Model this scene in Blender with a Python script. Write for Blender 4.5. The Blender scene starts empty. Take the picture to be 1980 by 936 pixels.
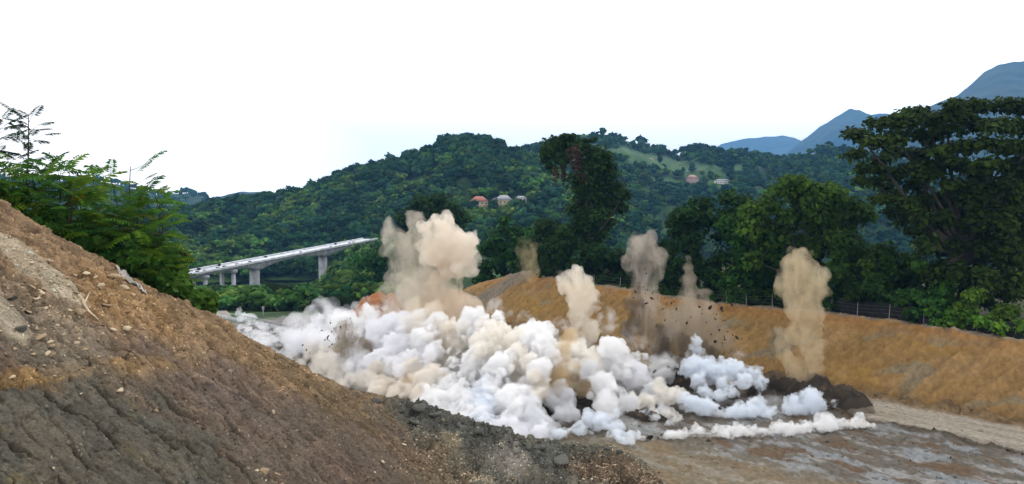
import bpy, bmesh, math, random
import numpy as np
from mathutils import Vector

SC = bpy.context.scene
COL = SC.collection
R = math.radians

# ------------------------------------------------------------------ camera, sky, sun, exposure
F = 1554.0                      # focal length in pixels of the 1980 wide photograph
PITCH = math.atan(68 / F)
cam = bpy.data.objects.new('camera', bpy.data.cameras.new('camera'))
COL.objects.link(cam)
SC.camera = cam
cam.rotation_euler = (math.pi / 2 - PITCH, 0, 0)
cam.data.sensor_width = 36
cam.data.lens = 36 * F / 1980
cam.data.clip_start = 0.1
cam.data.clip_end = 40000

SUN_EL, SUN_AZ = 42.0, 24.0     # azimuth clockwise from the viewing direction (+Y)
world = bpy.data.worlds.new('World')
SC.world = world
world.use_nodes = True
wn = world.node_tree
bg = wn.nodes['Background']
sky = wn.nodes.new('ShaderNodeTexSky')
sky.sky_type = 'NISHITA'
sky.sun_disc = False
sky.sun_elevation = R(SUN_EL)
sky.sun_rotation = R(SUN_AZ)
sky.air_density = 1.0
sky.dust_density = 7.0
sky.ozone_density = 1.0
hsv = wn.nodes.new('ShaderNodeHueSaturation')      # the cloud cover takes the blue out of the sky
hsv.inputs['Saturation'].default_value = 0.12
wn.links.new(sky.outputs[0], hsv.inputs['Color'])
cloud = wn.nodes.new('ShaderNodeMix')              # an even layer of cloud over the whole sky
cloud.data_type = 'RGBA'
cloud.inputs['Factor'].default_value = 0.8
cloud.inputs['B'].default_value = (26.8, 26.5, 26.2, 1)
wn.links.new(hsv.outputs[0], cloud.inputs['A'])
wn.links.new(cloud.outputs['Result'], bg.inputs['Color'])
bg.inputs['Strength'].default_value = 0.12

sun_dir = Vector((math.sin(R(SUN_AZ)) * math.cos(R(SUN_EL)), math.cos(R(SUN_AZ)) * math.cos(R(SUN_EL)), math.sin(R(SUN_EL))))
sl = bpy.data.lights.new('sun', 'SUN')
sl.energy = 1.3
sl.angle = R(25)
sl.color = (1.0, 0.95, 0.88)
sun = bpy.data.objects.new('sun', sl)
COL.objects.link(sun)
sun.rotation_euler = sun_dir.to_track_quat('Z', 'Y').to_euler()

SC.view_settings.view_transform = 'Standard'
SC.view_settings.look = 'None'
SC.view_settings.exposure = -0.68
SC.view_settings.gamma = 1.0
SC.cycles.use_denoising = True
SC.cycles.max_bounces = 16
SC.cycles.diffuse_bounces = 3
SC.cycles.volume_bounces = 10
SC.cycles.volume_step_rate = 0.2
SC.cycles.volume_max_steps = 256
SC.cycles.transparent_max_bounces = 8

HAZE = True

# ------------------------------------------------------------------ helpers
CP, SP = math.cos(PITCH), math.sin(PITCH)


def ray(px, py):
    u, v = (px - 990) / F, (468 - py) / F
    return u, CP + v * SP, -SP + v * CP


def P(px, py, D):
    """the world point at depth D (along +Y) seen at pixel px, py"""
    x, y, z = ray(px, py)
    return np.array((x * D / y, D, z * D / y))


def proj(x, y, z):
    f = y * CP - z * SP
    up = y * SP + z * CP
    return 990 + F * x / f, 468 - F * up / f


def _hash(ix, iy, seed):
    h = (ix.astype(np.int64) * 374761393 + iy.astype(np.int64) * 668265263 + seed * 144665) & 0xFFFFFFFF
    h = ((h ^ (h >> 13)) * 1274126177) & 0xFFFFFFFF
    h = ((h ^ (h >> 16)) * 2246822519) & 0xFFFFFFFF
    return ((h ^ (h >> 15)) & 0xFFFF) / 65535.0


def perlin(x, y, seed=0):
    x = np.asarray(x, float)
    y = np.asarray(y, float)
    ix, iy = np.floor(x), np.floor(y)
    fx, fy = x - ix, y - iy
    u, v = fx * fx * fx * (fx * (fx * 6 - 15) + 10), fy * fy * fy * (fy * (fy * 6 - 15) + 10)

    def g(ax, ay, dx, dy):
        a = _hash(ax, ay, seed) * 2 * math.pi
        return np.cos(a) * dx + np.sin(a) * dy
    a = g(ix, iy, fx, fy)
    b = g(ix + 1, iy, fx - 1, fy)
    c = g(ix, iy + 1, fx, fy - 1)
    d = g(ix + 1, iy + 1, fx - 1, fy - 1)
    return (a + (b - a) * u + (c + (d - c) * u - a - (b - a) * u) * v) * 1.5


def fbm(x, y, seed=0, octv=4, gain=0.5):
    r, a, f = 0, 1.0, 1.0
    for k in range(octv):
        r = r + a * perlin(x * f, y * f, seed + k * 17)
        a *= gain
        f *= 2.03
    return r


def worley(x, y, seed=0):
    """distance to the nearest and second nearest cell point, that cell's random value, offset from its point"""
    ix, iy = np.floor(x), np.floor(y)
    f1 = np.full(x.shape, 9.0)
    f2 = np.full(x.shape, 9.0)
    v = np.zeros(x.shape)
    ox, oy = np.zeros(x.shape), np.zeros(x.shape)
    for a in (-1, 0, 1):
        for b in (-1, 0, 1):
            jx, jy = ix + a, iy + b
            dx = x - jx - 0.1 - 0.8 * _hash(jx, jy, seed)
            dy = y - jy - 0.1 - 0.8 * _hash(jx, jy, seed + 1)
            d = np.hypot(dx, dy)
            n1 = d < f1
            f2 = np.where(n1, f1, np.minimum(f2, d))
            v = np.where(n1, _hash(jx, jy, seed + 2), v)
            ox, oy = np.where(n1, dx, ox), np.where(n1, dy, oy)
            f1 = np.where(n1, d, f1)
    return f1, f2, v, ox, oy


def plates(x, y, seed, tilt=0.5, gap=0.08):
    """broken plates: each cell at its own height and tilt, with a gap round it; about -0.5..0.5"""
    f1, f2, v, ox, oy = worley(x, y, seed)
    h = (v - 0.5) + tilt * (ox * np.cos(v * 40) + oy * np.sin(v * 40))
    return h - 0.5 * sstep(gap, 0.0, f2 - f1)


def sstep(a, b, x):
    t = np.clip((np.asarray(x, float) - a) / (b - a), 0, 1)
    return t * t * (3 - 2 * t)


def mixc(c, col, m):
    return c + (np.array(col) - c) * np.asarray(m)[..., None]


def mk(name, V, faces, mat=None, parent=None, col=None, smooth=False, mats=None, fmat=None):
    """one mesh object from arrays; faces is an (n,3) or (n,4) array"""
    me = bpy.data.meshes.new(name)
    V = np.asarray(V, np.float32).reshape(-1, 3)
    faces = np.asarray(faces, np.int32)
    n, k = faces.shape
    me.vertices.add(len(V))
    me.vertices.foreach_set('co', V.ravel())
    me.loops.add(n * k)
    me.loops.foreach_set('vertex_index', faces.ravel())
    me.polygons.add(n)
    me.polygons.foreach_set('loop_start', np.arange(0, n * k, k, dtype=np.int32))
    me.polygons.foreach_set('loop_total', np.full(n, k, np.int32))
    if smooth:
        me.polygons.foreach_set('use_smooth', np.ones(n, bool))
    for m in (mats or ([mat] if mat else [])):
        me.materials.append(m)
    if fmat is not None:
        me.polygons.foreach_set('material_index', np.asarray(fmat, np.int32))
    if col is not None:
        c = np.ones((len(V), 4), np.float32)
        c[:, :3] = np.asarray(col).reshape(-1, 3)
        at = me.color_attributes.new('Col', 'FLOAT_COLOR', 'POINT')
        at.data.foreach_set('color', c.ravel())
    me.update(calc_edges=True)
    o = bpy.data.objects.new(name, me)
    COL.objects.link(o)
    if parent is not None:
        o.parent = parent
    return o


def grid_faces(r, c):
    i = np.arange((r - 1) * c).reshape(r - 1, c)[:, :-1].ravel()
    return np.stack([i, i + 1, i + c + 1, i + c], 1)


def tag(o, label, cat=None, group=None, kind=None):
    if label:
        o['label'] = label
    if cat:
        o['category'] = cat
    if group:
        o['group'] = group
    if kind:
        o['kind'] = kind
    return o


def struct(o):
    o['kind'] = 'structure'
    return o


def thing(name, label, cat, loc, group=None, rz=0):
    o = bpy.data.objects.new(name, None)
    COL.objects.link(o)
    o.location = loc
    o.rotation_euler = (0, 0, rz)
    o.empty_display_size = 0.2
    return tag(o, label, cat, group)


class MB:
    """collects triangles and quads (as triangles) for one mesh"""

    def __init__(s):
        s.V, s.T = [], []
        s.n = 0

    def add(s, V, T):
        V = np.asarray(V, float).reshape(-1, 3)
        s.V.append(V)
        s.T.append(np.asarray(T, int).reshape(-1, 3) + s.n)
        s.n += len(V)
        return s

    def prism(s, base, top):
        """a closed solid between two loops of equal length"""
        k = len(base)
        T = []
        for i in range(k):
            j = (i + 1) % k
            T += [(i, j, k + j), (i, k + j, k + i)]
        for i in range(1, k - 1):
            T += [(0, i + 1, i), (k, k + i, k + i + 1)]
        return s.add(list(base) + list(top), T)

    def box(s, c, sz, ax=None):
        """box of size sz about c; ax = unit direction of its length in plan"""
        ax = np.array(ax if ax is not None else (1, 0, 0), float)
        ax /= np.linalg.norm(ax)
        ay = np.cross((0, 0, 1), ax)
        ay /= np.linalg.norm(ay)
        az = np.cross(ax, ay)
        hx, hy, hz = [q / 2 for q in sz]
        c = np.array(c, float)
        lo = [c + a * hx * ax + b * hy * ay - hz * az for a, b in ((-1, -1), (1, -1), (1, 1), (-1, 1))]
        hi = [q + 2 * hz * az for q in lo]
        return s.prism(lo, hi)

    def tube(s, pts, rad, sides=7):
        pts = [np.array(p, float) for p in pts]
        if not hasattr(rad, '__len__'):
            rad = [rad] * len(pts)
        V, T = [], []
        ref = np.array((0.31, 0.95, 0.05))
        for i, p in enumerate(pts):
            a = pts[min(i + 1, len(pts) - 1)] - pts[max(i - 1, 0)]
            a = a / (np.linalg.norm(a) + 1e-9)
            b = np.cross(a, ref)
            b /= np.linalg.norm(b) + 1e-9
            c = np.cross(a, b)
            for k in range(sides):
                w = 2 * math.pi * k / sides
                V.append(p + rad[i] * (math.cos(w) * b + math.sin(w) * c))
        for i in range(len(pts) - 1):
            for k in range(sides):
                q, r_ = i * sides + k, i * sides + (k + 1) % sides
                T += [(q, r_, r_ + sides), (q, r_ + sides, q + sides)]
        e = (len(pts) - 1) * sides
        for k in range(1, sides - 1):
            T += [(0, k, k + 1), (e, e + k + 1, e + k)]
        return s.add(V, T)

    def build(s, name, mat, parent=None, col=None, smooth=False):
        V = np.concatenate(s.V)
        if parent is not None and parent.type == 'EMPTY':
            V = V - np.array(parent.location)
        return mk(name, V, np.concatenate(s.T), mat, parent, None if col is None else np.tile(col, (len(V), 1)), smooth)


# ------------------------------------------------------------------ materials
def nmat(name):
    m = bpy.data.materials.new(name)
    m.use_nodes = True
    return m, m.node_tree.nodes, m.node_tree.links, m.node_tree.nodes['Principled BSDF']


def earth_mat(name, fine=9.0, bump=0.35, spread=0.35, rough=0.95, dist=0.05, speck=0.0):
    """albedo from the mesh's own colour attribute, broken up by grain"""
    m, n, l, b = nmat(name)
    at = n.new('ShaderNodeAttribute')
    at.attribute_name = 'Col'
    tc = n.new('ShaderNodeTexCoord')
    n1 = n.new('ShaderNodeTexNoise')
    n1.inputs['Scale'].default_value = fine
    n1.inputs['Detail'].default_value = 6
    n1.inputs['Roughness'].default_value = 0.7
    l.new(tc.outputs['Object'], n1.inputs['Vector'])
    mr = n.new('ShaderNodeMapRange')
    mr.inputs['From Min'].default_value = 0.3
    mr.inputs['From Max'].default_value = 0.7
    mr.inputs['To Min'].default_value = 1 - spread
    mr.inputs['To Max'].default_value = 1 + spread
    l.new(n1.outputs['Fac'], mr.inputs['Value'])
    mu = n.new('ShaderNodeVectorMath')
    mu.operation = 'SCALE'
    l.new(at.outputs['Color'], mu.inputs[0])
    l.new(mr.outputs[0], mu.inputs['Scale'])
    l.new(mu.outputs[0], b.inputs['Base Color'])
    bp = n.new('ShaderNodeBump')
    bp.inputs['Strength'].default_value = bump
    bp.inputs['Distance'].default_value = dist
    l.new(n1.outputs['Fac'], bp.inputs['Height'])
    l.new(bp.outputs[0], b.inputs['Normal'])
    b.inputs['Roughness'].default_value = rough
    b.inputs['Specular IOR Level'].default_value = 0.15
    return m


def plain_mat(name, col, rough=0.8, spread=0.25, scale=3.0, bump=0.1, rnd=0.0, metal=0.0):
    m, n, l, b = nmat(name)
    tc = n.new('ShaderNodeTexCoord')
    n1 = n.new('ShaderNodeTexNoise')
    n1.inputs['Scale'].default_value = scale
    n1.inputs['Detail'].default_value = 5
    l.new(tc.outputs['Object'], n1.inputs['Vector'])
    mr = n.new('ShaderNodeMapRange')
    mr.inputs['From Min'].default_value = 0.3
    mr.inputs['From Max'].default_value = 0.7
    mr.inputs['To Min'].default_value = 1 - spread
    mr.inputs['To Max'].default_value = 1 + spread
    l.new(n1.outputs['Fac'], mr.inputs['Value'])
    mu = n.new('ShaderNodeVectorMath')
    mu.operation = 'SCALE'
    mu.inputs[0].default_value = col
    fac = mr.outputs[0]
    if rnd:
        oi = n.new('ShaderNodeObjectInfo')
        m2 = n.new('ShaderNodeMapRange')
        m2.inputs['To Min'].default_value = 1 - rnd
        m2.inputs['To Max'].default_value = 1 + rnd
        l.new(oi.outputs['Random'], m2.inputs['Value'])
        mm = n.new('ShaderNodeMath')
        mm.operation = 'MULTIPLY'
        l.new(fac, mm.inputs[0])
        l.new(m2.outputs[0], mm.inputs[1])
        fac = mm.outputs[0]
    l.new(fac, mu.inputs['Scale'])
    l.new(mu.outputs[0], b.inputs['Base Color'])
    bp = n.new('ShaderNodeBump')
    bp.inputs['Strength'].default_value = bump
    bp.inputs['Distance'].default_value = 0.05
    l.new(n1.outputs['Fac'], bp.inputs['Height'])
    l.new(bp.outputs[0], b.inputs['Normal'])
    b.inputs['Roughness'].default_value = rough
    b.inputs['Metallic'].default_value = metal
    b.inputs['Specular IOR Level'].default_value = 0.25
    return m


def leaf_mat(name, tint=(1, 1, 1), transl=0.3, rnd=0.25, hue=0.02, gloss=0.04):
    """leaf albedo from the colour attribute, varied per plant; light also comes through the leaf"""
    m, n, l, b = nmat(name)
    at = n.new('ShaderNodeAttribute')
    at.attribute_name = 'Col'
    oi = n.new('ShaderNodeObjectInfo')
    h = n.new('ShaderNodeHueSaturation')
    for rng_, sock, c in ((hue, 'Hue', 0.5), (rnd, 'Value', 1.0)):
        mr = n.new('ShaderNodeMapRange')
        mr.inputs['To Min'].default_value = c - rng_
        mr.inputs['To Max'].default_value = c + rng_
        if sock == 'Hue':
            fr = n.new('ShaderNodeMath')
            fr.operation = 'MULTIPLY'
            fr.inputs[1].default_value = 7.31
            f2 = n.new('ShaderNodeMath')
            f2.operation = 'FRACT'
            l.new(oi.outputs['Random'], fr.inputs[0])
            l.new(fr.outputs[0], f2.inputs[0])
            l.new(f2.outputs[0], mr.inputs['Value'])
        else:
            l.new(oi.outputs['Random'], mr.inputs['Value'])
        l.new(mr.outputs[0], h.inputs[sock])
    tm = n.new('ShaderNodeVectorMath')
    tm.operation = 'MULTIPLY'
    tm.inputs[1].default_value = tint
    l.new(at.outputs['Color'], tm.inputs[0])
    l.new(tm.outputs[0], h.inputs['Color'])
    l.new(h.outputs[0], b.inputs['Base Color'])
    b.inputs['Roughness'].default_value = 0.7
    b.inputs['Specular IOR Level'].default_value = gloss
    if transl:
        tr = n.new('ShaderNodeBsdfTranslucent')
        l.new(h.outputs[0], tr.inputs['Color'])
        mx = n.new('ShaderNodeMixShader')
        mx.inputs[0].default_value = transl
        l.new(b.outputs[0], mx.inputs[1])
        l.new(tr.outputs[0], mx.inputs[2])
        l.new(mx.outputs[0], n['Material Output'].inputs['Surface'])
    return m


def smoke_mat(name, col, dens, aniso=0.0, ragged=None):
    m = bpy.data.materials.new(name)
    m.use_nodes = True
    nt = m.node_tree
    nt.nodes.remove(nt.nodes['Principled BSDF'])
    pv = nt.nodes.new('ShaderNodeVolumePrincipled')
    pv.inputs['Color'].default_value = (*col, 1)
    pv.inputs['Density'].default_value = dens
    pv.inputs['Anisotropy'].default_value = aniso
    nt.links.new(pv.outputs[0], nt.nodes['Material Output'].inputs['Volume'])
    if ragged:                      # torn density: (noise scale, vertical stretch, low, high)
        sc, vs, lo, hi = ragged
        tc = nt.nodes.new('ShaderNodeTexCoord')
        mp = nt.nodes.new('ShaderNodeMapping')
        mp.inputs['Scale'].default_value = (sc, sc, sc / vs)
        nz = nt.nodes.new('ShaderNodeTexNoise')
        nz.inputs['Scale'].default_value = 1.0
        nz.inputs['Detail'].default_value = 4
        nz.inputs['Roughness'].default_value = 0.6
        nz.inputs['Distortion'].default_value = 0.8
        mr = nt.nodes.new('ShaderNodeMapRange')
        mr.interpolation_type = 'SMOOTHSTEP'
        mr.inputs['From Min'].default_value = lo
        mr.inputs['From Max'].default_value = hi
        mr.inputs['To Min'].default_value = 0.0
        mr.inputs['To Max'].default_value = dens
        nt.links.new(tc.outputs['Object'], mp.inputs['Vector'])
        nt.links.new(mp.outputs[0], nz.inputs['Vector'])
        nt.links.new(nz.outputs['Fac'], mr.inputs['Value'])
        nt.links.new(mr.outputs[0], pv.inputs['Density'])
    return m


M_SLOPE = earth_mat('cut_slope_earth', 11.0, 0.8, 0.4, dist=0.06)
M_FLOOR = earth_mat('pit_floor_earth', 2.2, 0.5, 0.3, dist=0.15)
M_BANK = earth_mat('bank_earth', 2.5, 0.4, 0.18, dist=0.2)
M_HILL = earth_mat('hill_ground', 0.08, 0.3, 0.35, dist=2.0)
M_LEAF = leaf_mat('leaf')
M_FARLEAF = leaf_mat('far_leaf', transl=0.0, rnd=0.45, hue=0.03, gloss=0.0)
M_BARK = plain_mat('bark', (0.04, 0.034, 0.027), 0.95, 0.4, 4.0, 0.5)
M_CONC = plain_mat('concrete', (0.36, 0.37, 0.39), 0.9, 0.28, 0.35, 0.1)
M_CONC_LIGHT = plain_mat('pale_concrete', (0.58, 0.60, 0.64), 0.85, 0.25, 0.25, 0.1)
M_DARK = plain_mat('dark_stuff', (0.02, 0.022, 0.025), 0.8, 0.4, 2.0, 0.2)
M_CLOD = plain_mat('clod_earth', (0.022, 0.017, 0.012), 0.95, 0.4, 4.0, 0.4, rnd=0.3)
M_ROCK = plain_mat('rock_tan', (0.32, 0.235, 0.145), 0.92, 0.3, 5.0, 0.6, rnd=0.3)
M_ROCK_PALE = plain_mat('rock_pale', (0.45, 0.365, 0.25), 0.92, 0.22, 4.0, 0.5, rnd=0.15)
M_ROCK_GREY = plain_mat('rock_grey', (0.075, 0.075, 0.066), 0.92, 0.3, 4.0, 0.6, rnd=0.25)
M_POST = plain_mat('white_post', (0.22, 0.22, 0.21), 0.7, 0.15)
M_WIRE = plain_mat('wire', (0.12, 0.12, 0.12), 0.5, 0.1, metal=0.6)
M_NET = plain_mat('black_netting', (0.012, 0.012, 0.012), 0.9, 0.5, 1.5, 0.6)

# directions of the road cut: NS across it (to the right), ND along it (away, to the left)
NS = np.array((0.787, 0.617))
ND = np.array((-0.617, 0.787))


def st(s, t):
    return s * NS[0] + t * ND[0], s * NS[1] + t * ND[1]


def to_st(x, y):
    return x * NS[0] + y * NS[1], x * ND[0] + y * ND[1]


# ------------------------------------------------------------------ the near hillside
def slope_z(X, Y):
    """the cut face, running out on a bench at its foot"""
    a = -13.6 - 0.684 * X + 0.022 * Y
    b = -22.1 - 0.09 * X + 0.35 * Y
    k = 0.6
    h = np.clip(0.5 + 0.5 * (a - b) / k, 0, 1)
    return b + (a - b) * h + k * h * (1 - h)


EDGE = [(-260, 262), (-120, 330), (0, 392), (60, 428), (130, 467), (200, 503), (265, 541), (300, 560), (345, 580), (400, 606), (450, 637), (520, 674),
        (600, 718), (660, 746), (700, 757), (760, 773), (820, 785), (870, 803), (930, 824), (1000, 846), (1060, 853), (1120, 861),
        (1180, 869), (1225, 885), (1255, 903), (1280, 928), (1300, 965), (1330, 1020), (1380, 1120)]
ex = np.array([e[0] for e in EDGE], float)
ey = np.array([e[1] for e in EDGE], float)


def edge_depth(px, py=None):
    py = np.interp(px, ex, ey) if py is None else py + 0 * px
    u, yy, zz = ray(px, py)
    lo, hi = np.full(np.shape(px), 1.0), np.full(np.shape(px), 60.0)
    Ds = np.linspace(3, 60, 600)
    X = (u / yy)[:, None] * Ds[None]
    g = (zz / yy)[:, None] * Ds[None] - slope_z(X, Ds[None] + 0 * X)
    hit = g <= 0
    first = np.where(hit.any(1), hit.argmax(1), np.abs(g).argmin(1))
    return Ds[first]


NC, NR, NB = 820, 400, 26
cpx = np.concatenate([np.linspace(-260, -20, 50, endpoint=False), np.linspace(-20, 1345, NC - 50)])
De = edge_depth(cpx)
ker = np.ones(15) / 15
De = np.convolve(np.pad(De, 7, mode='edge'), ker, 'valid')
D0 = np.minimum(edge_depth(cpx, 990.0), De * 0.93)
D0 = np.convolve(np.pad(D0, 7, mode='edge'), ker, 'valid')
vv = np.linspace(0, 1, NR)[:, None]
# rows even in the picture: 1/D linear mixed with linear
Dg = 1 / ((1 - vv) / D0 + vv / De)
Dg = 0.9 * Dg + 0.1 * (D0 + (De - D0) * vv)
U = (cpx - 990) / F
X, Y = U[None] * Dg / CP, Dg
Z = slope_z(X, Y)
HPX, HPY = proj(X, Y, Z)
al = (0.86 * X - 0.50 * Y)          # down the face, the way the rock is fissured
ac = (0.50 * X + 0.86 * Y)          # across it
edge_f = 0.45 + 0.55 * sstep(1.0, 0.93, vv)        # calm the relief towards the outline


def zone(cx, cy, rx, ry, ang=0.0, soft=0.5, wob=0.25, seed=5):
    c, s = math.cos(R(ang)), math.sin(R(ang))
    dx, dy = HPX - cx, HPY - cy
    q = np.sqrt(((dx * c + dy * s) / rx) ** 2 + ((-dx * s + dy * c) / ry) ** 2)
    q = q + wob * fbm(X * 0.7 + cx, Y * 0.7 + cy, seed, 4)
    return sstep(1 + soft / 2, 1 - soft / 2, q)


streak = fbm(al * 0.55, ac * 2.4, 11, 5, 0.6)
streak2 = fbm(al * 1.3, ac * 6.0, 23, 4, 0.6)
lump = fbm(X * 0.45, Y * 0.45, 31, 5, 0.55)
fine = fbm(X * 3.1, Y * 3.1, 41, 4, 0.6)
grit = fbm(X * 9.0, Y * 9.0, 47, 3, 0.65)

rockz = zone(150, 870, 330, 130, 12, 0.35)             # fissured rock, lower left
bound = sstep(6, -6, (HPY - (757 - 0.17 * HPX)) + 10 * fbm(X * 2, Y * 2, 3, 3))
rockz = rockz * (1 - bound * sstep(330, 250, HPX))
upz = sstep(30, -60, HPY - (600 + 0.28 * HPX) + 40 * fbm(X * 0.5, Y * 0.5, 77, 4))   # loose brown soil, upper left
benchz = sstep(-0.7, 0.5, (-22.1 - 0.09 * X + 0.35 * Y) - (-13.6 - 0.684 * X + 0.022 * Y) + 0.9 * fbm(X * 0.5, Y * 0.5, 91, 4))

# relief: broken plates lying along the fall line, clods in the loose soil, a jagged ridge on the bench
wx, wy = al + 0.35 * fbm(X * 0.9, Y * 0.9, 121, 3), ac + 0.25 * fbm(X * 0.9, Y * 0.9, 123, 3)
p1 = plates(wx * 0.55, wy * 1.25, 131, 0.7, 0.05)
p2 = plates(wx * 1.5, wy * 3.1, 141, 0.8, 0.10)
p3 = plates(wx * 4.2, wy * 7.0, 151, 0.8, 0.14)
c1 = plates(wx * 1.25, wy * 1.9, 161, 0.9, 0.12)
c2 = plates(wx * 3.6, wy * 4.6, 171, 0.9, 0.15)
some = sstep(-0.25, 0.35, fbm(X * 0.6, Y * 0.6, 181, 4))
zd = 0.10 * lump * (1 - 0.5 * rockz) + 0.04 * streak + 0.03 * fine + 0.02 * grit
zd = zd + (1 - upz) * (1 - benchz) * (0.07 * p1 + (0.075 * p2 * (0.3 + 0.7 * some) + 0.040 * p3) * (1 - 0.45 * rockz))
zd = zd + upz * (0.15 * c1 * (0.5 + 0.5 * some) + 0.075 * c2 + 0.12 * np.abs(fbm(al * 0.7, ac * 1.2, 61, 4)))
gou = fbm(al * 1.2 + 0.3 * fine, ac * 3.4, 83, 3, 0.5)
gouge = sstep(0.35, 0.75, gou) * (1 - benchz) * (1 - 0.5 * upz)
zd = zd - 0.10 * gouge
stepn = al * 0.8 + 0.9 * fbm(al * 0.4, ac * 0.6, 71, 4)
fr = stepn - np.floor(stepn)
zd = zd + upz * 0.16 * (sstep(0, 0.9, fr) - sstep(0.9, 1.0, fr)) * sstep(-0.2, 0.2, fbm(X * 0.7, Y * 0.7, 73, 3))
b1 = plates(X * 0.55 + 0.3 * lump, Y * 0.40 + 0.3 * fine, 191, 0.9, 0.06)
b2 = plates(X * 1.7 + 0.3 * fine, Y * 1.2, 193, 0.9, 0.12)
b3 = plates(X * 4.5, Y * 3.4, 195, 0.9, 0.15)
jag = sstep(-0.3, 0.4, fbm(X * 0.25 + 3, Y * 0.25, 197, 3))
zd = zd + benchz * (0.35 * np.abs(fbm(X * 0.3, Y * 0.3, 101, 4)) + 0.70 * b1 * jag + 0.36 * b2 * (0.3 + 0.7 * jag) + 0.07 * b3 + 0.06 * fine)

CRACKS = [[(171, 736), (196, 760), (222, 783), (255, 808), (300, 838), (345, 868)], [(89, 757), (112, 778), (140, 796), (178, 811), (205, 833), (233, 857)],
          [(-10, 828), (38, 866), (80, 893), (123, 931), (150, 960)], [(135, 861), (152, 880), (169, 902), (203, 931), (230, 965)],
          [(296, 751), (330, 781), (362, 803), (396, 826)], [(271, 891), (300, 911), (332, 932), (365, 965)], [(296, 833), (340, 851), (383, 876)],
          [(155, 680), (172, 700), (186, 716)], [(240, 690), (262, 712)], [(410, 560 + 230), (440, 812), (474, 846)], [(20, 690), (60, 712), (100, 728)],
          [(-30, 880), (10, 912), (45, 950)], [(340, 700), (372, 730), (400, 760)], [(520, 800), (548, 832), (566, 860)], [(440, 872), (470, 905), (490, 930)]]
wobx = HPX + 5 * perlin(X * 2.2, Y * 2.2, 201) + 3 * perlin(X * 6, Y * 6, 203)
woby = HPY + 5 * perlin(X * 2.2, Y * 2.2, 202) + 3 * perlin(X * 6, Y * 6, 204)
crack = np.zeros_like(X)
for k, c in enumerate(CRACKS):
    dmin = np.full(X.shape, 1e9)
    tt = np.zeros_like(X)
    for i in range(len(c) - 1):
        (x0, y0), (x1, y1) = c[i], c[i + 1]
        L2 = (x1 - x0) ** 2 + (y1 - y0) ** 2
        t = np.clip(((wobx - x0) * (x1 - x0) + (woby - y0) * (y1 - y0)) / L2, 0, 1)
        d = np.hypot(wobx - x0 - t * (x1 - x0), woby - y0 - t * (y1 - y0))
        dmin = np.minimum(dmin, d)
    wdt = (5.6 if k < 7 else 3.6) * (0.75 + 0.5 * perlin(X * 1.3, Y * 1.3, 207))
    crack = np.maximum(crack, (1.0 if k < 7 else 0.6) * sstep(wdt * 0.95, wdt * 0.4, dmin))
zd = zd - 0.48 * crack 
# two pale slabs of rock standing out at the upper left
slab1 = zone(60, 520, 125, 22, 40, 0.3, 0.12) * sstep(-40, -20, HPX + 0 * Y)
slab2 = zone(8, 618, 62, 24, 44, 0.25, 0.1)
slab3 = zone(120, 560, 60, 16, 40, 0.3, 0.12)
slab = np.clip(slab1 * 0.8 + slab2 + slab3 * 0.8, 0, 1)
zd = zd * (1 - 0.75 * slab) + 0.16 * slab
step = zone(110, 735, 150, 9, -10, 0.6, 0.3)           # the lip between the ochre soil and the rock
zd = zd + 0.08 * step * (1 - rockz)
zd = zd * (0.35 + 0.65 * edge_f)
kb = (1 - 0.8 * benchz) / 1.21
Zf = Z + zd / 1.21
X0, Y0 = X, Y
slope_tone = sstep(-0.3, 0.5, fbm(X * 0.35, Y * 0.35, 321, 3))
X, Y = X + zd * 0.684 * kb, Y - zd * 0.022 * kb       # relief stands square to the face
# colours (albedo of the earths)
base = np.zeros(X.shape + (3,)) + (0.148, 0.106, 0.074)
base = mixc(base, (0.175, 0.118, 0.080), sstep(-0.2, 0.5, streak) * 0.8)
base = mixc(base, (0.098, 0.076, 0.062), sstep(0.1, 0.8, streak2) * 0.7)
base = mixc(base, (0.150, 0.108, 0.082), zone(560, 800, 260, 130, 35) * 0.6)
base = mixc(base, (0.165, 0.135, 0.118), zone(360, 690, 200, 45, 42, 0.8, 0.4) * sstep(-0.2, 0.6, streak) * 0.8)
base = mixc(base, (0.110, 0.102, 0.072), zone(570, 700, 210, 34, 31, 0.8, 0.35) * 0.85)
base = mixc(base, (0.165, 0.112, 0.040), zone(440, 660, 120, 26, 30, 0.8, 0.4) * 0.55)
base = mixc(base, (0.150, 0.102, 0.048), zone(610, 760, 150, 28, 32, 0.9, 0.5) * 0.6)
base = mixc(base, (0.275, 0.180, 0.100), upz * (0.75 + 0.25 * streak))
base = mixc(base, (0.320, 0.195, 0.088), upz * zone(240, 600, 120, 55, 30, 0.8) * 0.7)
base = mixc(base, (0.255, 0.155, 0.060), zone(130, 725, 190, 26, -6, 0.7, 0.3) * (1 - rockz) * 0.8)
base = mixc(base, (0.235, 0.190, 0.135), zone(90, 640, 170, 62, 30, 0.8, 0.4) * 0.65)
base = mixc(base, (0.145, 0.125, 0.092), zone(90, 690, 140, 35, 20, 0.8, 0.4) * 0.5)
base = mixc(base, (0.098, 0.090, 0.068), rockz * 0.95)
base = mixc(base, (0.125, 0.102, 0.072), rockz * sstep(0, 0.6, lump) * 0.6)
base = mixc(base, (0.075, 0.076, 0.062), rockz * sstep(0.1, 0.7, fbm(X0, Y0, 301, 4)) * 0.7)
base = mixc(base, (0.030, 0.026, 0.020), crack * 0.85)          # shade inside the fissures, put into the colour
base = mixc(base, (0.140, 0.108, 0.045), rockz * sstep(0.45, 0.8, fbm(X * 0.8, Y * 0.8, 305, 4)) * 0.6)
base = mixc(base, (0.400, 0.335, 0.240), slab * 0.85)
base = mixc(base, (0.150, 0.148, 0.118), benchz * 0.9)
base = mixc(base, (0.155, 0.140, 0.105), benchz * sstep(0.0, 0.6, fbm(X * 0.5, Y * 0.5, 311, 5)) * 0.8)
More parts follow.
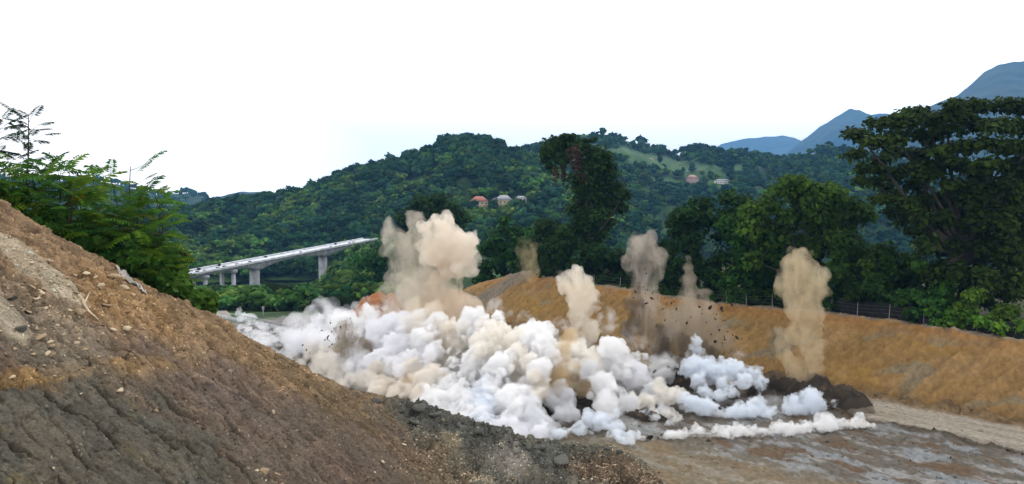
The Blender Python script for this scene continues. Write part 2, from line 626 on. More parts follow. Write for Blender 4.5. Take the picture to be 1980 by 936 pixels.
base = mixc(base, (0.088, 0.091, 0.082), benchz * np.clip(zone(820, 805, 60, 26, 10, 0.6, 0.4) + zone(1040, 890, 130, 34, 15, 0.7, 0.5) + zone(950, 850, 80, 20, 20, 0.7, 0.5), 0, 1) * 0.8)
base = mixc(base, (0.30, 0.275, 0.235), zone(985, 895, 38, 32, 60, 0.7, 0.4) * 0.8)
base = mixc(base, (0.250, 0.205, 0.130), zone(872, 860, 22, 14, 20, 0.8, 0.4) * 0.8)
base = mixc(base, (0.270, 0.215, 0.150), zone(890, 935, 60, 16, 0, 0.8, 0.5) * 0.8)
base = mixc(base, (0.160, 0.108, 0.062), zone(840, 905, 80, 42, 28, 0.7, 0.4) * 0.6)
base = mixc(base, (0.160, 0.115, 0.078), zone(1190, 925, 95, 42, 12, 0.6, 0.35) * 0.9)
cell = np.where(benchz > 0.5, b2, np.where(upz > 0.5, c1, p2))     # every broken piece has its own tone
base = base * (1 + 0.15 * fine + 0.14 * grit + 0.12 * lump + 0.45 * np.clip(cell, -0.6, 0.6))[..., None]
# the back of the hill falls away to the road
bk = np.linspace(0, 1, NB)[1:, None]
Db = De[None] + bk ** 1.4 * 26
Xb, Yb = U[None] * Db / CP + (X[-1] - X0[-1])[None] * (1 - bk), Db + (Y[-1] - Y0[-1])[None] * (1 - bk)
ze = Zf[-1][None]
Zb = np.maximum(ze - (0.25 * (Db - De[None]) + 1.15 * np.maximum(Db - De[None] - 0.8, 0)) + 0.15 * fbm(Xb, Yb, 9, 3) * bk, -27)
cb = np.zeros(Xb.shape + (3,)) + (0.085, 0.075, 0.045)
VX = np.concatenate([np.stack([X, Y, Zf], -1), np.stack([Xb, Yb, Zb], -1)], 0)
base = mixc(base, (0.118, 0.104, 0.080), 0.35 * slope_tone * (1 - upz))
base = base * 0.78
SLOPE_COL = base
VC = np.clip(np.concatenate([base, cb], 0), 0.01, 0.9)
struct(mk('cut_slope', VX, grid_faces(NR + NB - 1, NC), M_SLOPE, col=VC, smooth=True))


def slope_at(px, py):
    """the surface point of the hillside nearest to a pixel"""
    j = int(np.argmin(np.abs(cpx - px)))
    i = int(np.argmin(np.abs(HPY[:, j] - py)))
    return np.array((X[i, j], Y[i, j], Zf[i, j]))


# ------------------------------------------------------------------ pit floor, haul road and the far bank
tt = np.concatenate([np.arange(8, 100, 0.3), np.arange(100, 170, 0.5), np.arange(170, 330, 2.0)])
ss = np.arange(26, 98.4, 0.3)
S, T = np.meshgrid(ss, tt)
FX, FY = st(S, T)
road = sstep(86.5, 88.2, S + 0.8 * fbm(S * 0.1, T * 0.1, 7, 3))
rip = fbm(S * 0.5, T * 0.16, 411, 5, 0.6)
FZ = -24 + 0.18 * fbm(FX * 0.25, FY * 0.25, 401, 5) * (1 - 0.6 * road) + 0.10 * fbm(FX * 1.2, FY * 1.2, 403, 3) * (1 - 0.6 * road)
lipd = np.exp(-((S - 86.6 - 0.7 * fbm(S * 0.1, T * 0.12, 405, 3)) / 0.55) ** 2)
FZ = FZ + 0.5 * lipd * sstep(-0.4, 0.4, fbm(T * 0.25, T * 0 + 3.3, 409, 3)) + 0.25 * road
FZ = FZ - 9 * sstep(166, 200, T + 3 * fbm(S * 0.1, T * 0.1, 415, 3))
# toe of the bank: rubble
toe = np.exp(-((S - 97.2) / 1.1) ** 2)
FZ = FZ + toe * (0.3 + 0.7 * np.abs(fbm(S * 0.5, T * 0.5, 421, 4)) + 0.7 * plates(S * 0.8, T * 0.6, 423, 0.9, 0.1))
FZ = FZ + (0.16 * plates(S * 0.55, T * 0.38, 425, 0.8, 0.05) + 0.12 * plates(S * 1.4, T * 1.0, 427, 0.9, 0.1)) * (1 - 0.75 * road)
fc = np.zeros(S.shape + (3,)) + (0.115, 0.100, 0.080)
fc = mixc(fc, (0.27, 0.265, 0.255), sstep(0.1, 0.5, rip) * 0.8)
fc = mixc(fc, (0.115, 0.075, 0.045), sstep(0.05, 0.5, fbm(S * 0.35, T * 0.14, 431, 5, 0.6)) * 0.9)
fc = mixc(fc, (0.22, 0.235, 0.245), sstep(0.15, 0.6, fbm(S * 0.4, T * 0.18, 441, 5, 0.6)) * 0.8)
fc = mixc(fc, (0.21, 0.165, 0.10), sstep(68, 60, S + 3 * lipd + 4 * fbm(S * 0.1, T * 0.1, 443, 3)) * 0.6)
fc = mixc(fc, (0.045, 0.038, 0.030), sstep(56, 66, T + 5 * fbm(S * 0.12, T * 0.12, 451, 4)) * sstep(88, 84, S) * 0.8)
fc = mixc(fc, (0.33, 0.29, 0.23), road * 0.9)
fc = mixc(fc, (0.24, 0.20, 0.15), road * sstep(0.05, 0.5, fbm(S * 0.9, T * 0.10, 461, 4)) * 0.8)
fc = mixc(fc, (0.055, 0.040, 0.026), lipd * 0.85)
fc = mixc(fc, (0.155, 0.095, 0.040), np.clip(toe * 1.2 + sstep(94.5, 96.5, S) * 0.6, 0, 1) * 0.9)
fc = mixc(fc, (0.07, 0.045, 0.02), toe * sstep(0.1, 0.4, fbm(S * 0.8, T * 0.6, 463, 3)) * 0.8)
fc = mixc(fc, (0.26, 0.25, 0.24), sstep(120, 175, T) * (1 - road) * 0.8)
fc = mixc(fc, (0.05, 0.10, 0.02), sstep(162, 170, T + 3 * fbm(S * 0.1, T * 0.1, 415, 3)) * 0.95)
fc = fc * (1 + 0.25 * fbm(FX * 2, FY * 2, 471, 3))[..., None]
struct(mk('pit_floor', np.stack([FX, FY, FZ], -1), grid_faces(*S.shape), M_FLOOR, col=np.clip(fc * 0.85, 0.01, 0.9), smooth=True))


rgf = np.random.default_rng(31)
octf = np.array(((1, 0, 0), (-1, 0, 0), (0, 1, 0), (0, -1, 0), (0, 0, 1), (0, 0, -1)), float)
octft = np.array(((0, 2, 4), (2, 1, 4), (1, 3, 4), (3, 0, 4), (2, 0, 5), (1, 2, 5), (3, 1, 5), (0, 3, 5)))
nf = 7000
fi_, fj_ = (rgf.random(nf) ** 1.3 * 330).astype(int), rgf.integers(40, S.shape[1] - 2, nf)
kf = rgf.random(nf) < np.where(road[fi_, fj_] > 0.5, 0.12, 0.45) + 0.9 * np.clip(toe + lipd, 0, 1)[fi_, fj_]
fi_, fj_ = fi_[kf], fj_[kf]
nf = len(fi_)
pf = np.stack([FX[fi_, fj_], FY[fi_, fj_], FZ[fi_, fj_]], 1) + rgf.uniform(-.15, .15, (nf, 3)) * (1, 1, 0.2)
zf_ = 0.05 + 0.26 * rgf.random(nf) ** 3
vf = pf[:, None] + octf[None] * (zf_[:, None, None] * rgf.uniform(0.5, 1.3, (nf, 1, 3))) * rgf.uniform(0.6, 1.2, (nf, 6, 1))
cf = np.clip(fc[fi_, fj_] * rgf.uniform(0.35, 1.6, (nf, 1)), 0.01, 0.5)
rub = mk('rubble', vf.reshape(-1, 3), (np.arange(nf)[:, None, None] * 6 + octft[None]).reshape(-1, 3), M_FLOOR, col=np.repeat(cf, 6, 0))
rub['kind'] = 'stuff'
rub['label'] = 'broken stone strewn over the pit floor'


def crest(t):
    """height of the top of the bank along the cut"""
    t = np.asarray(t, float)
    return np.interp(t, [-100, 60, 110, 124, 131, 138, 151, 163, 176, 200, 300], [-16.4, -15.9, -15.6, -15.2, -14.4, -14.7, -17.7, -22, -26, -34, -36]) + 0.25 * np.sin(t * 0.13)


tt = np.concatenate([np.arange(-70, 150, 0.28), np.arange(150, 260, 1.0)])
ss = np.concatenate([np.arange(98.0, 110.6, 0.22), np.arange(110.6, 120, 1.0), np.arange(120, 330, 8.0)])
S, T = np.meshgrid(ss, tt)
BX, BY = st(S, T)
ct = crest(T)
sc_ = 109.2 + 0.8 * fbm(T * 0.07, T * 0 + 1.5, 501, 4) + 0.6 * fbm(T * 0.45, T * 0 + 7.7, 503, 4)
q = np.clip((S - 97.8) / (sc_ - 97.8), 0, 1)
rill = fbm(T * 0.75 + S * 0.30, S * 0.11, 511, 5, 0.62)
BZ = -24 + (ct + 24) * (q ** 0.93) + (0.36 * rill + 0.16 * fbm(T * 1.4 + S * 0.5, S * 0.7, 513, 4, 0.6)) * np.sin(np.pi * np.clip(q, 0, 1)) ** 0.6
BZ = BZ + 0.25 * fbm(S * 0.3, T * 0.3, 517, 4) * (q >= 1) - 40 * sstep(170, 290, S)
mound = 1.2 * np.exp(-((T - 133) / 8.0) ** 2 - ((S - 113) / 6.0) ** 2)
bp1 = plates(S * 0.45 + 0.4 * rill, T * 0.5, 541, 0.9, 0.08)
bp2 = plates(S * 1.3, T * 1.25 + 0.3 * rill, 543, 0.9, 0.12)
BZ = BZ + (0.30 * bp1 * sstep(-0.1, 0.5, rill) + 0.14 * bp2) * sstep(0.02, 0.15, q) * sstep(122, 112, S)
BZ = BZ + mound
bc = np.zeros(S.shape + (3,)) + (0.275, 0.172, 0.066)
bc = mixc(bc, (0.330, 0.215, 0.100), sstep(0.0, 0.6, fbm(S * 0.15, T * 0.09, 521, 4)) * 0.8)
bc = mixc(bc, (0.270, 0.170, 0.082), sstep(60, 20, T) * 0.6)
bc = mixc(bc, (0.330, 0.205, 0.050), 0.6 * sstep(0.15, 0.5, fbm(S * 0.22, T * 0.06, 523, 4)) * 0.7)
bc = mixc(bc, (0.205, 0.185, 0.135), sstep(0.25, 0.6, fbm(S * 0.3 + T * 0.1, T * 0.14, 525, 5)) * 0.7)
bc = mixc(bc, (0.330, 0.175, 0.062), sstep(0.72, 0.95, q) * sstep(20, 45, T) * 0.7)
bc = mixc(bc, (0.190, 0.115, 0.048), sstep(0.2, 0.02, q + 0.08 * rill) * 0.8)
bc = mixc(bc, (0.26, 0.23, 0.19), sstep(0.985, 1.0, q) * 0.8)
bc = mixc(bc, (0.050, 0.055, 0.022), sstep(sc_ + 1.2, sc_ + 2.6, S + 0.8 * fbm(S, T * 0.5, 531, 3)) * (mound < 0.4))
greyb = sstep(5.5, 3.5, np.abs(T - 139 + 0.8 * (S - 106)) + 1.2 * rill)
bc = mixc(bc, (0.190, 0.170, 0.145), greyb * sstep(0.2, 0.4, q) * (S < 119) * 0.85)
bc = mixc(bc, (0.05, 0.10, 0.02), sstep(160, 168, T) * 0.95)
bc = bc * (1 + 0.25 * np.clip(bp2, -.6, .6) + 0.12 * rill + 0.14 * fbm(S * 2.2, T * 2.2, 533, 3))[..., None]
struct(mk('earth_bank', np.stack([BX, BY, BZ], -1), grid_faces(*S.shape), M_BANK, col=np.clip(bc * np.array((0.72, 0.69, 0.64)), 0.01, 0.9), smooth=True))


def bank_z(s, t):
    i = int(np.argmin(np.abs(tt - t)))
    j = int(np.argmin(np.abs(ss - s)))
    return BZ[i, j]


def on_plateau(px, s):
    """ground point on the plateau behind the bank in the direction of pixel column px"""
    u = (px - 990) / F / CP
    D = s / (u * NS[0] + NS[1])
    t = u * D * ND[0] + D * ND[1]
    return np.array((u * D, D, bank_z(s, t)))


# ------------------------------------------------------------------ valley and hills
def valley_z(x, y):
    d = np.asarray(y, float)
    x = np.asarray(x, float)
    spur = np.clip((x + 114) * 0.9, 0, 27) * sstep(400, 500, d) * sstep(720, 620, d) * sstep(60, 0, x)
    return -27.5 - 9 * sstep(170, 330, d) - 18 * sstep(300, 520, d) + 2.0 * fbm(x * 0.012, d * 0.012, 601, 3) + spur


vp = np.concatenate([np.linspace(-1.6, -0.42, 50), np.linspace(-0.41, 0.05, 120), np.linspace(0.06, 1.6, 60)])
vd = np.concatenate([np.geomspace(30, 180, 20, endpoint=False), np.linspace(180, 700, 130), np.geomspace(720, 10800, 50)])
VXg = np.clip(vp[None] * vd[:, None], -1800, 8900)
VYg = vd[:, None] + 0 * vp[None]
VZg = valley_z(VXg, VYg)
VZg = np.where(VYg < 190, np.minimum(VZg, -29.5), VZg)
vc = np.zeros(VXg.shape + (3,)) + (0.022, 0.045, 0.014)
vc = mixc(vc, (0.045, 0.085, 0.02), sstep(0.1, 0.5, fbm(VXg * 0.03, VYg * 0.03, 603, 4)))
struct(mk('ground', np.stack([VXg, VYg, VZg], -1), grid_faces(*VXg.shape), M_HILL, col=vc, smooth=True))

HILLS = {}


def hill(name, prof, Dc, Df, zf, rows, cols, rough, colfun, seed, shape=0.8, back=0.5, smooth_=True):
    """a hillside under a crest seen at the given outline; foot at depth Df"""
    px = np.linspace(prof[0][0], prof[-1][0], cols)
    pyc = np.interp(px, [p[0] for p in prof], [p[1] for p in prof])
    Dc_ = np.interp(px, [d[0] for d in Dc], [d[1] for d in Dc])
    Df_ = np.interp(px, [d[0] for d in Df], [d[1] for d in Df])
    u, yy, zz = ray(px, pyc)
    zc = zz / yy * Dc_
    v = np.linspace(0, 1, rows)[:, None]
    D = Df_ + (Dc_ - Df_) * v
    x = (u / yy) * D
    z = zf + (zc - zf) * (v ** shape)
    amp = np.sin(np.pi * np.clip(v, 0, 1)) ** 0.8
    sc = 1.0 / (0.16 * (Dc_.mean()))
    z = z + rough * amp * fbm(x * sc, D * sc, seed, 5, 0.5) + rough * 0.06 * fbm(x * sc * 9, D * sc * 9, seed + 3, 3)
    rb = max(4, rows // 4)
    b = np.linspace(0, 1, rb)[1:, None]
    Dk = Dc_ + (Dc_ - Df_) * back * b
    xk = (u / yy) * Dk
    zk = z[-1][None] + (zf - z[-1][None]) * b ** 1.3
    Xh, Yh, Zh = np.concatenate([x, xk]), np.concatenate([D, Dk]), np.concatenate([z, zk])
    c = colfun(Xh, Yh, Zh, *proj(Xh, Yh, Zh))
    o = struct(mk(name, np.stack([Xh, Yh, Zh], -1), grid_faces(*Xh.shape), M_HILL, col=c, smooth=smooth_))
    HILLS[name] = (x, D, z, *proj(x, D, z))
    return o


def forest_col(x, y, z, px, py):
    c = np.zeros(x.shape + (3,)) + (0.022, 0.046, 0.018)
    c = mixc(c, (0.048, 0.095, 0.022), sstep(0.0, 0.5, fbm(x * 0.012, y * 0.012, 611, 5)))
    return c


def fields(px, py, seed=613):
    """how far open meadow (1) takes the place of forest (0) on the far hill"""
    w = 12 * fbm(px * 0.02, py * 0.05, seed, 3)
    m = np.zeros(np.shape(px))
    for cx, cy, rx, ry, a in ((1215, 300, 45, 14, 0.3), (1300, 322, 60, 15, 0.3), (1375, 333, 48, 12, 0.35), (1432, 332, 16, 12, 0.0), (1290, 352, 40, 8, 0.2),
                              (1060, 300, 25, 6, -.2), (1235, 278, 30, 6, 0.2), (965, 410, 36, 6, 0), (925, 408, 30, 7, 0), (1150, 285, 20, 7, .3), (815, 352, 36, 9, -.25), (845, 338, 16, 5, 0.2), (740, 360, 22, 5, 0.0), (690, 345, 14, 5, -.3)):
        ca, sa = math.cos(a), math.sin(a)
        dx, dy = px + w - cx, py + w * 0.4 - cy
        m = np.maximum(m, sstep(1.15, 0.8, np.hypot((dx * ca + dy * sa) / rx, (-dx * sa + dy * ca) / ry)))
    return m


def hill1_col(x, y, z, px, py):
    return mixc(forest_col(x, y, z, px, py), (0.05, 0.11, 0.03), fields(px, py))


def hill2_col(x, y, z, px, py):
    c = forest_col(x, y, z, px, py)
    return mixc(c, (0.058, 0.108, 0.046), fields(px, py))


def mount_col(x, y, z, px, py):
    c = np.zeros(x.shape + (3,)) + (0.012, 0.026, 0.016)
    return mixc(c, (0.022, 0.036, 0.020), sstep(0, 0.6, fbm(x * 0.003, y * 0.003 + z * 0.004, 617, 5)))


hill('forest_hill', [(a, b + float(np.interp(a, [300, 400, 560, 620], [22, 22, 14, 11]))) for a, b in [(120, 470), (240, 425), (330, 400), (400, 388), (470, 386), (530, 378), (600, 364), (650, 345), (700, 323), (760, 310), (820, 291), (860, 272), (900, 270), (950, 277),
                     (1000, 290), (1060, 318), (1120, 350), (1200, 400), (1260, 440)]],
     [(120, 760), (500, 860), (900, 900), (1260, 760)], [(120, 520), (600, 575), (900, 520), (1260, 480)], -52, 90, 240, 26, hill1_col, 21)
hill('meadow_hill', [(a, b + 8) for a, b in [(880, 330), (940, 300), (1000, 287), (1060, 272), (1110, 264), (1165, 258), (1220, 268), (1260, 276), (1310, 293), (1350, 286), (1400, 291), (1450, 296), (1520, 303), (1560, 292),
                     (1600, 281), (1640, 286), (1720, 300), (1800, 330), (1990, 380), (2200, 400)]],
     [(880, 1300), (1200, 1450), (1600, 1350), (2200, 1200)], [(880, 820), (1200, 860), (1700, 700), (2200, 600)], -54, 110, 300, 38, hill2_col, 37)
hill('left_far_hill', [(-300, 404), (-220, 385), (-140, 352), (-60, 338), (0, 340), (120, 350), (180, 352), (230, 358), (300, 378), (345, 376), (372, 374), (410, 384), (450, 398), (560, 425)],
     [(-300, 1900), (0, 2400), (560, 2400)], [(-300, 1200), (560, 1500)], -55, 40, 130, 50, forest_col, 51)
hill('left_pale_hill', [(300, 410), (380, 392), (430, 379), (465, 371), (500, 371), (530, 373), (580, 380), (680, 400)],
     [(300, 4100), (680, 4100)], [(300, 3000), (680, 3000)], -55, 24, 80, 60, mount_col, 57)
hill('right_mountain', [(1640, 300), (1720, 245), (1780, 214), (1815, 198), (1850, 186), (1880, 160), (1905, 138), (1930, 125), (1960, 119), (1985, 118), (2040, 130), (2140, 160), (2400, 260)],
     [(1640, 4500), (2400, 4500)], [(1640, 2600), (2400, 2500)], -55, 90, 260, 60, mount_col, 63)
hill('middle_mountain', [(1460, 320), (1520, 296), (1550, 272), (1585, 245), (1615, 226), (1645, 211), (1662, 212), (1685, 222), (1720, 220), (1745, 216), (1800, 212), (1900, 230), (2100, 280)],
     [(1460, 7000), (2100, 7000)], [(1460, 5200), (2100, 5200)], -55, 70, 200, 160, mount_col, 71)
hill('pale_ridge', [(1300, 310), (1360, 295), (1395, 279), (1430, 270), (1470, 265), (1510, 262), (1535, 266), (1570, 280), (1620, 300), (1700, 320)],
     [(1300, 9600), (1700, 9600)], [(1300, 7500), (1700, 7500)], -55, 40, 120, 160, mount_col, 77)

# ------------------------------------------------------------------ leaves, crowns, trees
GREEN = np.array((0.040, 0.085, 0.016))


def ico(sub):
    bm = bmesh.new()
    bmesh.ops.create_icosphere(bm, subdivisions=sub, radius=1)
    V = np.array([v.co for v in bm.verts])
    T = np.array([[v.index for v in f.verts] for f in bm.faces])
    bm.free()
    return V, T


ICO1, ICO2, ICO3 = ico(1), ico(2), ico(3)


def leaves(clumps, n, size, rg, up=0.5, green=GREEN, flat=1.0, shell=0.55, vary=0.34, light=0.0, holes=0.0):
    """n leaf faces spread through ellipsoid clumps (cx,cy,cz,rx,ry,rz); returns verts, tris, colours"""
    cl = np.array(clumps, float)
    w = (cl[:, 3] * cl[:, 4] + cl[:, 3] * cl[:, 5] + cl[:, 4] * cl[:, 5])
    idx = rg.choice(len(cl), n, p=w / w.sum())
    d = rg.normal(size=(n, 3))
    d /= np.linalg.norm(d, axis=1)[:, None]
    low = d[:, 2] < -0.3
    d[low & (rg.random(n) < 0.5), 2] *= -1
    r = shell + (1.06 - shell) * rg.random(n) ** 0.7
    c = cl[idx]
    lumps = 1 + 0.20 * np.sin(d[:, 0] * 5.1 + idx) * np.cos(d[:, 1] * 4.7 + idx * 1.7) + 0.16 * np.sin(d[:, 2] * 9.0 + d[:, 0] * 7.0 + idx * 2.3)
    p = c[:, :3] + d * c[:, 3:6] * (r * lumps)[:, None]
    nrm = d * 0.8 + rg.normal(size=(n, 3)) * 0.55 + np.array((0, 0, up))
    nrm /= np.linalg.norm(nrm, axis=1)[:, None]
    tdir = np.cross(nrm, rg.normal(size=(n, 3)))
    tdir /= np.linalg.norm(tdir, axis=1)[:, None]
    tdir = tdir + d * 0.5 - np.array((0, 0, 0.35))
    tdir /= np.linalg.norm(tdir, axis=1)[:, None]
    sd = np.cross(nrm, tdir)
    sd /= np.linalg.norm(sd, axis=1)[:, None]
    L = size * (0.4 + 1.35 * rg.random(n) ** 2)[:, None]
    W = L * (0.30 + 0.22 * rg.random(n))[:, None] * flat
    fold = nrm * L * 0.10
    V = np.stack([p - tdir * L * 0.5, p - sd * W - fold, p + tdir * L * 0.5 - np.array((0, 0, 1)) * L * 0.18, p + sd * W - fold], 1)
    q = np.arange(n)[:, None] * 4
    T = np.concatenate([q + (0, 1, 2), q + (0, 2, 3)], 0)
    tone = (1 - vary) + 2 * vary * rg.random(n)
    cg = green[None] * tone[:, None]
    yl = rg.random(n) < 0.12 + light
    cg[yl] = cg[yl] * (1.5, 1.3, 1.0)
    clv = (0.75 + 0.5 * rg.random(len(cl)))[idx]           # each clump has its own age and tone
    cg = cg * clv[:, None]
    return V.reshape(-1, 3), T, np.repeat(cg, 4, 0)


def cores(clumps, k=0.62, seed=0, green=GREEN):
    """twiggy inside of the clumps"""
    V, T = [], []
    iv, it = ICO1
    for i, c in enumerate(clumps):
        dv = iv * (1 + 0.25 * np.sin(iv[:, :1] * 6 + i) * np.cos(iv[:, 1:2] * 5 + 2 * i))
        V.append(np.array(c[:3]) + dv * np.array(c[3:6]) * k)
        T.append(it + i * len(iv))
    V = np.concatenate(V)
    return V, np.concatenate(T), np.tile(green * 0.45, (len(V), 1))


def crown_part(name, parent, clumps, n, size, seed, green=GREEN, core=0.6, **kw):
    rg = np.random.default_rng(seed)
    V, T, C = leaves(clumps, n, size, rg, green=green, **kw)
    if core:
        v2, t2, c2 = cores(clumps, core, seed, green)
        T = np.concatenate([T, t2 + len(V)])
        V = np.concatenate([V, v2])
        C = np.concatenate([C, c2])
    return mk(name, V - np.array(parent.location), T, M_LEAF, parent, C)


def wobble(a, b, n, amp, rg):
    a, b = np.array(a, float), np.array(b, float)
    pts = [a + (b - a) * i / n for i in range(n + 1)]
    for i in range(1, n):
        pts[i] = pts[i] + rg.normal(size=3) * amp
    return pts


def tree(name, label, base, clumps, n, size, seed, trunk_r=0.35, green=GREEN, group=None, cat='tree', limbs=None, core=0.6, **kw):
    """an Empty at the foot of the trunk > trunk (with its limbs), crown"""
    rg = np.random.default_rng(seed + 999)
    root = thing(name, label, cat, tuple(base), group)
    cl = np.array(clumps, float)
    top = cl[np.argmax(cl[:, 2]), :3]
    mb = MB()
    ctr = (cl[:, :3] * cl[:, 3:4]).sum(0) / cl[:, 3].sum()
    fork = np.array(base) + (ctr - np.array(base)) * 0.55
    mb.tube(wobble(np.array(base) - (0, 0, 0.4), fork, 4, trunk_r * 0.35, rg), np.linspace(trunk_r, trunk_r * 0.7, 5), 8)
    sel = cl if limbs is None else cl[rg.choice(len(cl), min(limbs, len(cl)), replace=False)]
    for c in sel:
        a = np.array(base) + (fork - np.array(base)) * rg.uniform(0.75, 1.0)
        mid = (a + c[:3]) / 2 + rg.normal(size=3) * 0.35 + (0, 0, -0.06 * np.linalg.norm(c[:3] - a))
        mb.tube([a, (a + mid) / 2 + rg.normal(size=3) * 0.15, mid, (mid + c[:3]) / 2 + rg.normal(size=3) * 0.15, c[:3]], np.linspace(trunk_r * 0.5, trunk_r * 0.10, 5), 6)
    mb.build('trunk', M_BARK, root, smooth=True)
    crown_part('crown', root, clumps, n, size, seed, green, core, **kw)
    return root


def pxclumps(lst, D, rg, jy=1.0, depth=0.8):
    """clumps given by where they show: (px, py, rx_px, ry_px[, dD])"""
    out = []
    for c in lst:
        dd = D + (c[4] if len(c) > 4 else rg.uniform(-2.5, 2.5) * jy)
        p = P(c[0], c[1], dd)
        k = dd / F
        out.append((*p, c[2] * k, (c[2] + c[3]) / 2 * k * depth + 0.3, c[3] * k))
    return out


def fill(boxes, rg, r=(14, 24), flat=0.8):
    """random clump positions inside picture polygons given as (x0,x1,ytop(x0),ytop(x1),ybottom,count)"""
    out = []
    for x0, x1, t0, t1, yb, n in boxes:
        for i in range(n):
            f = rg.random()
            x = x0 + (x1 - x0) * f
            rr = rg.uniform(*r)
            yt = t0 + (t1 - t0) * f + rr * flat
            g = rg.random() ** 1.3
            y = yt + (yb - yt) * g
            out.append((x, y, rr, rr * flat))
    return out


# ---- the tall tree hung with creepers, middle of the far bank
rg = np.random.default_rng(5)
b = on_plateau(1140, 116)
D = b[1]
ivy = [(1068, 285, 22, 20), (1098, 278, 26, 18), (1085, 310, 22, 16), (1125, 292, 22, 18), (1150, 300, 20, 18), (1170, 310, 18, 16), (1178, 335, 18, 18), (1140, 325, 26, 18),
       (1120, 350, 24, 18), (1155, 352, 28, 20), (1185, 365, 22, 18), (1205, 378, 17, 14), (1140, 380, 32, 22), (1178, 398, 26, 20), (1200, 404, 16, 12), (1120, 405, 26, 18),
       (1150, 418, 30, 20), (1125, 440, 24, 22), (1155, 455, 26, 24), (1140, 490, 26, 26), (1150, 525, 30, 26), (1120, 520, 24, 22), (1175, 430, 16, 12), (1135, 555, 30, 20)]
ivy = [(c[0], c[1], c[2] * 1.04, c[3] * 1.06) for c in ivy] + [(1065, 480, 24, 24), (1060, 525, 26, 26), (1090, 455, 18, 18), (1195, 500, 18, 20), (1200, 535, 20, 24), (1056, 300, 13, 16), (1062, 322, 9, 12), (1135, 272, 12, 5), (1150, 268, 7, 5), (1098, 264, 20, 6), (1168, 299, 20, 7)]
tr = tree('ivy_clad_tree', 'tall dark tree smothered in creepers standing alone above the far bank', b, pxclumps(ivy, D, rg), 17000, 0.62, 5, 0.7, np.array((0.020, 0.045, 0.010)), limbs=8, core=0.72)
crown_part('dead_creeper', tr, pxclumps([(1112, 300, 14, 22), (1118, 322, 12, 16), (1075, 335, 6, 16), (1122, 345, 10, 12), (1090, 338, 5, 18)], D - 3.2, rg, 0.2), 1100, 0.5, 6, np.array((0.060, 0.042, 0.028)), 0)


# ---- the spreading tree at the right edge
b = on_plateau(1868, 121)
D = b[1]
big = [(1702, 330, 20, 12), (1712, 362, 20, 12), (1740, 395, 20, 12), (1745, 330, 22, 12), (1770, 360, 24, 13), (1780, 385, 22, 13), (1742, 430, 18, 11), (1780, 425, 22, 13), (1722, 290, 26, 11), (1765, 325, 22, 11), (1690, 385, 13, 8), (1660, 350, 14, 8), (1662, 262, 30, 12), (1700, 240, 30, 12), (1745, 232, 34, 12), (1765, 216, 28, 9), (1795, 230, 34, 12), (1835, 222, 32, 12), (1862, 206, 28, 10), (1900, 208, 34, 12), (1945, 204, 36, 12), (1985, 210, 36, 13),
       (2030, 216, 36, 14), (1655, 300, 24, 12), (1690, 275, 34, 12), (1735, 262, 36, 12), (1785, 262, 40, 12), (1830, 252, 40, 13), (1880, 242, 44, 14), (1935, 240, 44, 14), (1990, 246, 40, 14), (2040, 256, 40, 16),
       (1668, 330, 22, 12), (1705, 310, 26, 10), (1690, 352, 22, 11), (1725, 345, 24, 11), (1765, 298, 36, 11), (1815, 290, 38, 12), (1860, 282, 40, 12), (1910, 278, 44, 13), (1965, 285, 40, 14), (2020, 300, 40, 16),
       (1715, 385, 22, 12), (1740, 375, 16, 9), (1722, 412, 16, 10), (1755, 412, 22, 11), (1790, 340, 30, 12), (1845, 322, 34, 12), (1905, 318, 36, 14), (1960, 325, 36, 15), (1765, 448, 20, 11), (1800, 390, 28, 13), (1850, 365, 34, 15),
       (1905, 365, 36, 18), (1960, 372, 36, 20), (1820, 425, 28, 16), (1870, 415, 34, 20), (1925, 425, 40, 24), (1980, 430, 36, 24), (1790, 470, 22, 14), (1840, 475, 30, 20), (1895, 480, 38, 26), (1950, 490, 40, 28),
       (1850, 530, 34, 24), (1905, 545, 40, 26), (1960, 550, 40, 26), (1815, 520, 24, 18)]
bigD = [(c[0], c[1], c[2] * 1.05, c[3] * 1.2, rg.uniform(-6, 5)) for c in big]
bigD += [(c[0] + rg.uniform(-22, 22), c[1] + rg.uniform(-14, 14), c[2] * 0.8, c[3], rg.uniform(-6, 5)) for c in big if c[0] > 1775 or c[1] < 275]
bigD += [(rg.uniform(1775, 2000), rg.uniform(310, 600), rg.uniform(20, 34), rg.uniform(16, 26), rg.uniform(-3, 6)) for k in range(46)]
tree('spreading_tree', 'huge spreading tree with flat layered crown at the right edge', b, pxclumps(bigD, D, rg, 1, 0.95), 40000, 0.62, 8, 1.0, np.array((0.026, 0.055, 0.009)), limbs=26, core=0.6, up=0.9, light=0.05)

